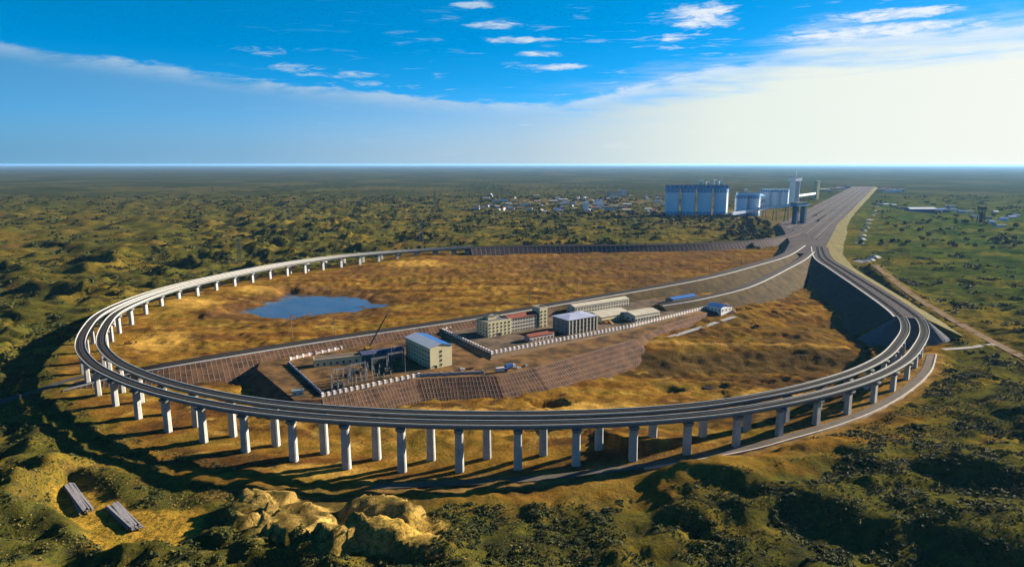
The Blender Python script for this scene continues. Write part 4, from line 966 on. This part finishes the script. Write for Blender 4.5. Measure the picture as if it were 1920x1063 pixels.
# stacks of steel beams on the sand
def steel_stack(label, a, b, wd, n):
    a = PG(*a, 0); b = PG(*b, 0); d = np.array(b) - a; L = np.hypot(d[0], d[1]); z = max(float(gz(a[0] + d[0] * t, a[1] + d[1] * t)) for t in (0, .5, 1))
    t = thing('steel_stack', label, 'steel stack', (a[0] + d[0] / 2, a[1] + d[1] / 2, z), math.atan2(d[1], d[0]))
    sm = mat('weathered_steel', (.46, .43, .44), (.30, .28, .29), .8, .6)
    for y_ in (-.32, 0, .32):
        m = MB(); m.box((L * y_, 0, .05), (.35, wd + .6, .5)); m.build('bearer', mat('timber', (.2, .13, .07)), t)
    me_ = None
    for lay in range(3):
        for i in range(n - lay):
            if me_ is None:
                m = MB(); m.box((0, 0, .05), (L, .55, .09)); m.box((0, 0, .55), (L, .55, .09)); m.box((0, 0, .3), (L, .12, .42)); me_ = m.mesh('beam', sm)
            o = link('beam', me_, t, (random.uniform(-.06, .06) * L, (i - (n - lay - 1) / 2) * (wd / n), .32 + lay * .62), random.uniform(-.05, .05))
steel_stack('pile of grey steel beams at the upper edge of the sandy yard', (131, 913), (163, 962), 5.5, 9)
steel_stack('pile of grey steel beams in the middle of the sandy yard', (212, 952), (255, 995), 6, 10)
# a heap of orange fill by the workshops
def heap(name, label, cat, loc, rx, ry, h, m_, seed, group=None):
    rs = np.random.RandomState(seed); mb = MB(); k, r_ = 14, 5; vs = []
    for j in range(r_ + 1):
        f = j / r_
        for i in range(k):
            a = 2 * math.pi * i / k; q = f * (1 + .18 * math.sin(3 * a + seed) + rs.uniform(-.08, .08))
            vs.append((rx * q * math.cos(a), ry * q * math.sin(a), h * (1 - f ** 1.5) * (1 + rs.uniform(-.12, .12)) - .35 * f))
    mb.add(vs, [(j*k + i, j*k + (i+1) % k, (j+1)*k + (i+1) % k, (j+1)*k + i) for j in range(r_) for i in range(k)])
    o = mb.build(name, m_); o.location = loc; return tag(o, label, cat, group)
heap('soil_heap', 'orange soil heap beside the pilastered office', 'heap', P(1138, 606, 15.3), 7, 6, 3.5, mat('orange_soil', (.52, .26, .09), (.42, .2, .07), .3, bump=.5), 3)
TARP = mat('white_spoil', (.72, .68, .66), (.52, .48, .47), .4, bump=.5)
for i, (px, py) in enumerate([(1646, 388), (1641, 396), (1637, 404), (1630, 412), (1626, 419), (1623, 426), (1619, 433), (1617, 441), (1616, 449), (1613, 456), (1608, 490), (1616, 492), (1624, 490), (1632, 487), (1640, 482)]):
    a = PG(px, py, 19); heap('spoil_heap', 'whitish spoil heap along the dirt road below the yard embankment', 'heap', (a[0], a[1], float(gz(a[0], a[1]))), random.uniform(6, 10), random.uniform(8, 15), random.uniform(2, 3.5), TARP, i, 'white spoil heaps by the yard')

# ------------------------------------------------------------------ poles and pylons
def pole(h):
    t = thing('lighting_mast', 'slender pale lighting mast standing on the bare ground inside the loop', 'pole', group='lighting masts inside the loop')
    m = MB(); m.cyl((0, 0, -.6), .34, h, 8, .16); m.build('shaft', GALV, t); m = MB(); m.box((0, 0, h - .4), (2.2, .5, .4)); m.build('lamp_head', GALV, t); m = MB(); m.cyl((0, 0, -.5), .7, .8, 8); m.build('base', CONC, t); return t
p0 = None
for px, py, h in ((548, 633, 18), (628, 632, 18), (993, 566, 15), (1083, 552, 14), (1180, 538, 19), (1209, 548, 22), (1256, 528, 20), (1330, 507, 18), (1390, 500, 18), (1425, 492, 16)):
    o = pole(19) if p0 is None else copy_tree(p0); p0 = p0 or o; a = PG(px, py, 10); o.location = (a[0], a[1], float(gz(a[0], a[1]))); o.scale = (1, 1, h / 19)
def pylon(loc, h, label):
    t = thing('power_pylon', label, 'pylon', loc, R(20), 'power pylons on the scrub'); w0, w1 = h * .09, h * .018
    m = MB()
    for s in (-1, 1):
        for q in (-1, 1): m.bar((s * w0, q * w0, -.5), (s * w1, q * w1, h), .42)
    for k in range(9):
        f0, f1 = k / 9, (k + 1) / 9; a, b = w0 + (w1 - w0) * f0, w0 + (w1 - w0) * f1
        for q in (-1, 1): m.bar((-a, q * a, h * f0), (b, q * b, h * f1), .26); m.bar((a, q * a, h * f0), (-b, q * b, h * f1), .26); m.bar((q * a, -a, h * f0), (q * b, b, h * f1), .26)
    m.build('tower', GALV, t)
    for z, l in ((.72, .20), (.84, .17), (.96, .12)):
        m = MB(); m.bar((-h * l, 0, h * z), (h * l, 0, h * z), .4); m.bar((-h * l, 0, h * z), (0, 0, h * (z + .05)), .25); m.bar((h * l, 0, h * z), (0, 0, h * (z + .05)), .25); m.build('crossarm', GALV, t)
for px, py, h, lb in ((450, 497, 40, 'lattice power pylon just behind the back of the viaduct'), (790, 452, 42, 'lattice power pylon on scrub beyond the ribbed embankment'), (816, 392, 60, 'lattice power pylon on the plain short of the village'), (940, 378, 55, 'lattice power pylon at the village edge'), (540, 408, 50, 'distant lattice power pylon alone among the dunes'), (400, 372, 55, 'farthest lattice power pylon on the hazy plain')):
    a = PG(px, py, 15); pylon((a[0], a[1], float(gz(a[0], a[1]))), h, lb)

# ------------------------------------------------------------------ the coal works
SILO = mat('silo_concrete', (1.45, 1.55, 1.72), (1.3, 1.4, 1.6), .02); SILOB = mat('silo_blue_band', (.40, .75, 1.1), (.32, .62, .95), .02); WHITES = mat('white_steel_sheet', (1.6, 1.6, 1.58), (1.5, 1.5, 1.5), .03)
def silo(label, loc, r, h, group, house=True):
    t = thing('coal_silo', label, 'silo', loc, 0, group)
    m = MB(); m.cyl((0, 0, -1), r, h + 1, 28); m.build('shell', SILO, t, smooth=False)
    m = MB(); m.cyl((0, 0, 0), r + .5, h * .14, 28); m.build('base_band', SILOB, t)
    m = MB(); m.cyl((0, 0, h * .86), r + .4, h * .14, 28, r + .4); m.cyl((0, 0, h), r + .6, .8, 28); m.build('top_band', SILOB, t)
    for k in range(5):
        a = R(-150 + 30 * k); m = MB(); m.box((math.cos(a) * (r + .2), math.sin(a) * (r + .2), h / 2), (1.2, 1.2, h * .96), a); m.build('rib', SILO, t)
    return t
s0 = np.array(P(1259, 403, 20)); s1 = np.array(P(1350, 404, 20))
for i in range(4):
    p = s0 + (s1 - s0) * i / 3; silo('large blue-grey concrete silo in the row of four under the conveyor house', tuple(p), 20.0, 76, 'row of four large silos')
t = thing('conveyor_house', 'blue sheet-metal conveyor house along the tops of four large silos', 'conveyor house', (*((s0 + s1) / 2)[:2], 96.8), math.atan2(s1[1] - s0[1], s1[0] - s0[0])); L_ = np.linalg.norm(s1 - s0) + 40
m = MB(); m.box((0, 0, 5), (L_, 14, 10)); m.build('wall', SILOB, t); m = MB(); m.box((0, 0, 10.3), (L_ + 2, 16, .7)); m.build('roof', GREYR, t)
for k, (x, h) in enumerate(((10, 12), (30, 9), (52, 14), (66, 10))): m = MB(); m.box((x, 0, 10.6 + h / 2), (8, 12, h)); m.build('lift_tower', WHITES if k % 2 == 0 else SILO, t)
for k in range(14): link('window', win_mesh(5, 3), t, (-L_ / 2 + L_ * (k + .5) / 14, -7, 3.2))
for i, lb in enumerate(('pair of smaller pale silos',) * 2):
    silo('smaller pale silo standing to the right of the row of four', P(1388 + i * 24, 405, 20), 17, 58, 'pair of smaller silos')
t = thing('conveyor_house', 'small grey conveyor house bridging the pair of smaller silos', 'conveyor house', (*((np.array(P(1388, 405, 20)) + P(1412, 405, 20)) / 2)[:2], 78.8)); m = MB(); m.box((0, 0, 4), (62, 16, 8)); m.build('wall', SILO, t); m = MB(); m.box((0, 0, 8.3), (64, 18, .6)); m.build('roof', GREYR, t); m = MB(); m.box((-6, 0, 13), (6, 8, 9)); m.build('lift_tower', WHITES, t)
for i in range(3): silo('blue silo behind the lit white hall of the coal works', P(1434 + i * 17, 390, 20), 16, 62, 'blue silos behind the hall')
def big_hall(name, label, loc, rz, L, Wd, H, wm, rm, n, cat='hall'):
    t = thing(name, label, cat, loc, rz); block(t, -L/2, 0, L, Wd, H, wm, 'gx', rm, H * .18, H / 2, front=n, rows=2, w_=L / n * .5, h_=H * .22)
    for k in range(n + 1): m = MB(); m.box((-L/2 + L * k / n * .985 + L * .0075, -.5, H / 2), (1.4, 1.0, H)); m.build('pilaster', WHITES, t)
    return t
big_hall('preparation_hall', 'tall white sheet-metal hall among the silos', P(1424, 392, 20), R(25), 46, 34, 42, WHITES, SILOB, 5)
big_hall('preparation_hall', 'long blue-grey hall beside the railway yard', P(1458, 388, 20), R(28), 80, 40, 30, SILO, SILOB, 8)
tw = thing('washing_tower', 'tallest white tower of the coal works with overhanging head and spire', 'tower', P(1488, 383, 20), R(28))
m = MB(); m.box((0, 0, 44), (26, 24, 90)); m.build('shaft', WHITES, tw); m = MB(); m.box((0, 0, 92), (34, 30, 14)); m.build('head', WHITES, tw); m = MB(); m.cyl((0, 0, 99), 2.2, 22, 10, 1); m.build('spire', WHITES, tw); m = MB(); m.box((0, 0, 99.4), (36, 32, .8)); m.build('roof', GREYR, tw)
for k in range(4): m = MB(); m.box((-9 + 6 * k, -12.1, 44), (2.2, .5, 78)); m.build('window_strip', GLASS, tw)
tw = thing('transfer_tower', 'slim yellowish tower beyond the white tower by the yard', 'tower', P(1530, 374, 20), R(28))
m = MB(); m.box((0, 0, 36), (15, 15, 74)); m.build('shaft', CREAM, tw); m = MB(); m.box((0, 0, 74), (18, 18, 5)); m.build('head', CREAM2, tw)
lt = thing('loading_tower', 'blue coal loading tower on two tall legs straddling a yard track', 'tower', P(1497, 424, 22), R(-61) + math.pi / 2)
BLUEC = mat('blue_painted_concrete', (.16, .30, .42), (.12, .24, .34), .05)
for x in (-14, 14): m = MB(); m.box((x, 0, 23), (7, 12, 50)); m.build('leg', BLUEC, lt)
m = MB(); m.box((0, 0, 51), (42, 18, 7)); m.build('bin', SILOB, lt); m = MB(); m.box((0, 0, 55), (44, 20, .9)); m.build('roof', GREYR, lt)
def gallery(label, a, b, wd=7, h=6, legs=3):
    a, b = np.array(a, float), np.array(b, float); d = b - a; t = thing('conveyor_gallery', label, 'conveyor', (a[0], a[1], 20), 0, None); o = np.array([a[0], a[1], 20.])
    m = MB(); m.bar(a - o, b - o, wd); m.build('gallery', SILO, t)
    for k in range(legs):
        p = a + d * (k + .7) / (legs + .4); q = MB(); n = np.array([-d[1], d[0], 0]) / np.hypot(d[0], d[1])
        for s in (-1, 1): q.bar(p - o + n * s * wd * .35 - (0, 0, wd / 2), (p[0] - o[0] + n[0] * s * wd * .8, p[1] - o[1] + n[1] * s * wd * .8, -2), 1.4)
        q.build('trestle', GALV, t)
gallery('inclined grey conveyor gallery from small silos up to the loading tower', (*P(1420, 405, 20)[:2], 40), (*P(1490, 424, 22)[:2], 72))
gallery('grey conveyor gallery between white tower and yellowish tower', (*P(1492, 383, 20)[:2], 50), (*P(1528, 374, 20)[:2], 45))
gallery('low blue-grey conveyor gallery in front of the white hall', (*P(1372, 408, 20)[:2], 30), (*P(1440, 404, 20)[:2], 42))
# warehouse and stack east of the yard
t = thing('warehouse', 'long warehouse with blue walls and pale roof east of the yard', 'warehouse', P(1706, 400, 20), R(3))
block(t, 0, 0, 84, 30, 12, BLUER, 'gx', PALER, 5, 10, front=12, rows=1, w_=4, h_=3); block(t, 84.2, 3, 34, 24, 10, BLUER, 'gx', BLUER, 4, 8, front=4, rows=1, w_=4, h_=3)
t = thing('dark_tower', 'dark lattice tower among low sheds on the eastern plain', 'tower', P(1838, 421, 20), R(10))
m = MB(); [m.bar((x, y, -1), (x * .7, y * .7, 40), 1.2) for x in (-6, 6) for y in (-6, 6)]
for k in range(7): m.bar((-6, -6, k * 5.6), (5, -5, k * 5.6 + 5.6), .8); m.bar((6, -6, k * 5.6), (-5, -5, k * 5.6 + 5.6), .8); m.bar((6, -6, k * 5.6), (6, 5, k * 5.6 + 5.6), .8)
m.build('frame', DARKM, t); m = MB(); m.box((0, 0, 40), (13, 13, 8)); m.build('headhouse', GREYR, t); m = MB(); m.box((0, 0, 16), (6, 6, 30)); m.build('core', GREYR, t)

# ------------------------------------------------------------------ village and sheds
random.seed(11)
HW = [WHITEW, CREAM2, GREYW, PINKW, WHITES]; HR = [GREYR, REDR, BLUER, PALER, BEIGER, GREYR]
def house(label, loc, rz, L, Wd, H, wm, rm, group):
    t = thing('village_house', label, 'house', loc, rz, group)
    m = MB(); m.box((0, 0, H / 2 - .5), (L, Wd, H + 1)); m.build('wall', wm, t)
    m = MB(); o = .6; rh = Wd * .22
    m.add([(-L/2 - o, -Wd/2 - o, H), (L/2 + o, -Wd/2 - o, H), (L/2 + o, Wd/2 + o, H), (-L/2 - o, Wd/2 + o, H), (-L/2 - o, 0, H + rh), (L/2 + o, 0, H + rh)], [(0, 1, 5, 4), (2, 3, 4, 5), (1, 2, 5), (3, 0, 4), (3, 2, 1, 0)]); m.build('roof', rm, t)
    n = max(2, int(L / 5))
    for k in range(n): link('window', win_mesh(2.0, 1.8), t, (-L/2 + L * (k + .5) / n, -Wd/2, 1.2))
VL = 'small pale house in the scattered village beside the coal works'; SLB = 'small shed on the plain east of the railway yard'; FL = 'low building beside the far end of the railway yard'
spots = []
for _ in range(900):
    if len(spots) >= 92: break
    px = random.uniform(890, 1243); f = (px - 890) / 353
    py = random.uniform(388 - 26 * f, 398 + 2 * f) if random.random() < .8 else random.uniform(366, 380)
    if px < 1000 and py > 396: continue
    a = P(px, py, 18)
    if all((a[0] - b[0]) ** 2 + (a[1] - b[1]) ** 2 > 34 ** 2 for b in spots):
        spots.append(a); L = random.uniform(14, 34)
        house(VL, (a[0], a[1], float(gz(a[0], a[1]))), random.choice((.1, .25, -.1, 1.4)), L, random.uniform(8, 13), random.uniform(3.5, 8), random.choice(HW), random.choice(HR), 'houses of the village')
for px, py, L, H, wm, rm, lb in ((1153, 372, 62, 26, CREAM2, GREYR, 'large pale block standing above the village roofs'), (1099, 396, 16, 26, WHITES, PALER, 'narrow bright white tower-like house at village front'), (1125, 392, 18, 22, WHITES, PALER, 'white upright house near the silos'), (1168, 368, 30, 24, WHITEW, GREYR, 'white block beside the large pale block')):
    a = P(px, py, 18); t = thing('village_block', lb, 'building', (a[0], a[1], float(gz(a[0], a[1]))), .15); block(t, -L/2, 0, L, 16, H, wm, 'flat', rm, front=max(3, int(L / 6)), rows=max(3, int(H / 4.5)), fh=4.3, w_=2.2, h_=2.2, base=3)
for px, py in ((1650, 388), (1660, 386), (1675, 390), (1690, 393), (1785, 400), (1800, 404), (1815, 402), (1826, 410), (1850, 412), (1865, 405), (1880, 416), (1895, 412), (1905, 408), (1858, 424), (1875, 428), (1780, 392), (1760, 402)):
    a = P(px, py, 18); house(SLB, (a[0], a[1], float(gz(a[0], a[1]))), random.uniform(-.2, .2), random.uniform(14, 30), random.uniform(8, 12), random.uniform(4, 7), random.choice(HW), random.choice(HR[:1] + HR[2:4]), 'sheds east of the yard')
for px, py in ((1540, 360), (1548, 358), (1556, 361), (1563, 357), (1572, 355), (1580, 356), (1588, 353), (1654, 360), (1660, 356), (1666, 362), (1672, 358), (1680, 362), (1690, 360)):
    a = P(px, py, 18); house(FL, (a[0], a[1], float(gz(a[0], a[1]))), random.uniform(-.2, .2), random.uniform(26, 50), 16, random.uniform(6, 12), random.choice(HW), random.choice(HR), 'low buildings at the far yard')
t = thing('roadside_cabin', 'small red-roofed cabin below the left end of the ribbed embankment', 'hut', (*P(872, 474, 18)[:2], float(gz(*P(872, 474, 18)[:2])))); block(t, 0, 0, 14, 8, 4, WHITEW, 'gx', REDR, 2, 4, front=3, rows=1)

# freight wagons standing in the yard
def wagon():
    t = thing('coal_wagon', 'dark open coal wagon in a rake standing on a yard track', 'wagon', group='coal wagons in the yard'); wm = mat('wagon_paint', (.05, .05, .055), (.035, .035, .04), .3)
    m = MB(); m.box((0, 0, 2.6), (13, 3.2, 2.4)); m.build('body', wm, t); m = MB(); m.box((0, 0, 1.2), (13.6, 2.6, .35)); m.build('frame', DARKM, t)
    for x in (-4.3, 4.3): m = MB(); m.box((x, 0, .75), (2.8, 2.2, .8)); m.build('bogie', DARKM, t)
    m = MB(); m.box((0, 0, 3.75), (12.4, 2.6, .5), tz=.9); m.build('coal_load', mat('coal', (.02, .02, .02)), t); return t
w0 = None; d_ = np.array([.494, .869]); n_ = np.array([.869, -.494])
for k, s0_, cnt in ((3, 60, 14), (5, 260, 16), (6, -40, 7)):
    for i in range(cnt):
        o = wagon() if w0 is None else copy_tree(w0); w0 = w0 or o; q = np.array([764, 1566]) - n_ * (8 + k * 12.5) + d_ * (s0_ + i * 14.4); o.location = (q[0], q[1], RZ - .54 + .62); o.rotation_euler = (0, 0, math.atan2(d_[1], d_[0]))
# ------------------------------------------------------------------ vegetation
LEAF = mat('scrub_leaves', (.120, .125, .026), (.040, .056, .014), .10, .8, spec=.1)
LEAF3 = mat('far_scrub_leaves', (.085, .10, .028), (.040, .055, .016), .02, .9, spec=.05)
LEAF2 = mat('tree_leaves', (.055, .080, .024), (.032, .048, .016), .12, .8, spec=.1)
BARK = mat('bark', (.10, .07, .045))
def clump(n, rs, w_=1.0, h_=.7, leaf=.28, flat=.75):       # n leaf-sized triangles through a lumpy dome, unit size
    lobes = rs.normal(0, .38, (5, 2)); lh = rs.uniform(.45, 1, 5)
    pick = rs.randint(0, 5, n); d = rs.normal(0, 1, (n, 3)); d /= np.linalg.norm(d, axis=1)[:, None]; d[:, 2] = np.abs(d[:, 2]); r_ = rs.uniform(.35, 1, n) ** .5
    c = np.column_stack([lobes[pick, 0] * w_ + d[:, 0] * r_ * .55 * w_, lobes[pick, 1] * w_ + d[:, 1] * r_ * .55 * w_, d[:, 2] * r_ * h_ * lh[pick]])
    a = rs.normal(0, 1, (n, 3)); a[:, 2] *= .5; a /= np.linalg.norm(a, axis=1)[:, None]; b = np.cross(a, d); b /= np.linalg.norm(b, axis=1)[:, None] + 1e-6
    s = leaf * rs.uniform(.7, 1.5, n)[:, None]
    return np.stack([c - a * s, c + a * s, c + b * s * 1.5], 1)      # n, 3, 3
def tri_mesh(name, T, m_):
    me = bpy.data.meshes.new(name); n = len(T); me.vertices.add(n * 3); me.vertices.foreach_set('co', T.reshape(-1)); me.loops.add(n * 3); me.loops.foreach_set('vertex_index', np.arange(n * 3))
    me.polygons.add(n); me.polygons.foreach_set('loop_start', np.arange(0, n * 3, 3)); me.polygons.foreach_set('loop_total', np.full(n, 3)); me.update(calc_edges=True); me.materials.append(m_); return me
rs = np.random.RandomState(3)
cl = line_dist
def scrub_ok(x, y):
    inl = poly_sd(x, y, LOOPP); ok = inl > 24
    ok &= poly_sd(x, y, YARD_R + YARD_L[::-1]) > 45
    for l, w_ in ((SERV[::8], 9), (SIDE[::6], 7), (RDIRT[::6], 8), (CROSS[::3], 7), (DIAG[::10], 26)): ok &= line_dist(x, y, l) > w_
    ok &= poly_sd(x, y, SANDPIT) > 0; ok &= poly_sd(x, y, DIGS) > -3
    ok &= ~((np.hypot((x - 80) / 260, (y - 330) / 26) < 1) & (inl < 46))
    return ok
def scatter(n, y0, y1, hx, dens_seed, thr, sc_=28):
    u = rs.uniform(0, 1, n); y = np.sqrt(y0 ** 2 + u * (y1 ** 2 - y0 ** 2)); x = rs.uniform(-1, 1, n) * (y * .82 + hx)
    x = x[:]; d = -.22 * sstep(x, 420, 700) * sstep(y, 480, 700) + fbm(x / sc_, y / (sc_ * .8), dens_seed, 3) + .5 * fbm(x / 150, y / 110, dens_seed + 9, 2); k = (d > thr) & scrub_ok(x, y); return x[k], y[k]
def gzv(x, y):
    i = np.clip(np.searchsorted(gx, x) - 1, 0, len(gx) - 2); j = np.clip(np.searchsorted(gy, y) - 1, 0, len(gy) - 2)
    u = (x - gx[i]) / (gx[i+1] - gx[i]); v = (y - gy[j]) / (gy[j+1] - gy[j])
    return (GZ[j, i] * (1-u) + GZ[j, i+1] * u) * (1-v) + (GZ[j+1, i] * (1-u) + GZ[j+1, i+1] * u) * v
def scrub(name, x, y, nt, smin, smax, leaf, kinds=10, m_=LEAF, label=None, flat=.62):
    protos = [clump(nt, rs, 1.0, flat, leaf) for _ in range(kinds)]; z = gzv(x, y); out = []
    s = rs.uniform(smin, smax, len(x)) * (.7 + .6 * rs.uniform(0, 1, len(x)) ** 2); a = rs.uniform(0, 6.28, len(x))
    for k in range(kinds):
        q = np.arange(len(x)) % kinds == k; T = protos[k][None] * s[q][:, None, None, None]
        c, sn = np.cos(a[q])[:, None, None], np.sin(a[q])[:, None, None]
        X = T[..., 0] * c - T[..., 1] * sn + x[q][:, None, None]; Y = T[..., 0] * sn + T[..., 1] * c + y[q][:, None, None]; Z = T[..., 2] + z[q][:, None, None] - .05
        out.append(np.stack([X, Y, Z], -1).reshape(-1, 3, 3))
    o = link(name, tri_mesh(name, np.concatenate(out), m_)); return tag(o, label, 'scrub', None, 'stuff')
x, y = scatter(44000, 190, 480, 30, 401, .10, 24)
# the largest near shrubs are things of their own
order = np.argsort(y); near = order[(y[order] < 330) & (np.abs(x[order]) < y[order] * .74)]
rs.shuffle(near); big = near[:170]; rest = np.setdiff1d(np.arange(len(x)), big)
SM = []
for k in range(8):
    cr_ = tri_mesh('crown', clump(90, rs, 1.0, .75, .17), LEAF)
    m = MB(); [m.bar((0, 0, -.15), (.35 * math.cos(a), .35 * math.sin(a), .4), .07, wd2=.03) for a in (0, 1.6, 3, 4.5)]; SM.append((cr_, m.mesh('stem', BARK)))
for i in big:
    k = rs.randint(8); s = rs.uniform(1.5, 3.0); px_ = 960 + F * x[i] / (y[i] * math.cos(PIT))
    side = 'right' if x[i] > 60 else ('left' if x[i] < -60 else 'mid')
    lab = {'right': 'dark green shrub on the grassy slopes below the service road', 'left': 'dark green shrub round the sandy yard with steel stacks', 'mid': 'dark green shrub on the open ground beside the sand diggings'}[side]
    t = thing('shrub', lab, 'shrub', (x[i], y[i], float(gz(x[i], y[i])) - .05), rs.uniform(0, 6.28), {'right': 'shrubs on the grassy slopes', 'left': 'shrubs round the sandy yard', 'mid': 'shrubs beside the diggings'}[side]); t.scale = (s, s, s * rs.uniform(.7, 1.1))
    link('crown', SM[k][0], t); link('stem', SM[k][1], t)
scrub('scrub', x[rest], y[rest], 28, .7, 2.0, .26, label='low dark green scrub covering the near slopes in patches')
x, y = scatter(70000, 480, 1150, 60, 421, .17, 34)
scrub('scrub', x, y, 12, 1.2, 3.2, .42, flat=.5, label='dark green scrub dotted over dunes beside the viaduct')
x, y = scatter(60000, 1150, 3200, 100, 431, .18, 70)
scrub('scrub', x, y, 7, 3, 7, .55, m_=LEAF3, flat=.4, label='scrub and low woods fading over the far plain')
def loose(n, y0, y1, keep):
    u = rs.uniform(0, 1, n); y = np.sqrt(y0 ** 2 + u * (y1 ** 2 - y0 ** 2)); x = rs.uniform(-1, 1, n) * (y * .82 + 30)
    d = fbm(x / 40, y / 30, 451, 3); k = (d > keep) & scrub_ok(x, y); return x[k], y[k]
x, y = loose(40000, 190, 520, -.03)
scrub('scrub', x, y, 9, .35, 1.0, .42, label='small dark tufts speckling the near slopes')
STRAW = mat('dry_grass_blades', (.42, .31, .09), (.24, .19, .06), .1, .9)
x, y = loose(40000, 190, 480, -.05)
scrub('dry_grass', x, y, 8, .35, .9, .42, m_=STRAW, label='dry straw-coloured grass tufts on the near slopes')
# trees by the silos
def tree_proto(k):
    r = np.random.RandomState(50 + k); T = np.concatenate([clump(120, r, 1.0, 1.0, .20) * np.array([1, 1, 1.25]) * 3.2 + np.array([0, 0, 2.2]), clump(60, r, .8, .8, .22) * 2.6 + np.array([.6, .3, 4.0])])
    m = MB(); m.cyl((0, 0, -.4), .32, 3.6, 7, .16); [m.bar((0, 0, 2.4), (1.6 * math.cos(a), 1.6 * math.sin(a), 4.6), .16, wd2=.06) for a in (0.3, 1.9, 3.6, 5.0)]
    return tri_mesh('crown', T, LEAF2), m.mesh('trunk', BARK)
TP = [tree_proto(k) for k in range(5)]
random.seed(21)
def tree(px, py, s, lab, grp):
    a = PG(px, py, 18); c, tr = random.choice(TP); t = thing('broadleaf_tree', lab, 'tree', (a[0], a[1], float(gz(a[0], a[1])) - .1), random.uniform(0, 6), grp); t.scale = (s, s, s * random.uniform(.85, 1.15))
    link('crown', c, t); link('trunk', tr, t)
for i in range(70): tree(random.uniform(1352, 1445), random.uniform(414, 452), random.uniform(1.2, 2.2), 'dark tree in the grove between the silos and the yard', 'grove by the silos')
for i in range(60): px = random.uniform(1000, 1350); tree(px, random.uniform(400, 414), random.uniform(1.2, 2.0), 'dark tree in the belt in front of the village and silos', 'tree belt by the village')
for i in range(40): tree(random.uniform(1660, 1915), random.uniform(402, 470), random.uniform(1.1, 2.0), 'dark tree on the green plain east of the yard', 'trees of the eastern plain')

# ------------------------------------------------------------------ the air
hz = MB(); zlo = float(GZ.min()) - 1.5
hz.box(((gx[0] + gx[-1]) / 2, (gy[0] + gy[-1]) / 2, (zlo + 172) / 2), (gx[-1] - gx[0] + 200, gy[-1] - gy[0] + 200, 172 - zlo))
ho = hz.build('haze', None); ho.data.materials.clear()
hm = bpy.data.materials.new('haze_air'); hm.use_nodes = True; t = hm.node_tree; t.nodes.clear()
pv = N(t, 'ShaderNodeVolumePrincipled'); pv.inputs['Color'].default_value = (.28, .58, 1.0, 1); pv.inputs['Density'].default_value = 1.5e-5; pv.inputs['Anisotropy'].default_value = .25
om = N(t, 'ShaderNodeOutputMaterial'); t.links.new(pv.outputs[0], om.inputs['Volume']); ho.data.materials.append(hm)
tag(ho, 'thin bluish air over the plain', 'haze', None, 'stuff')
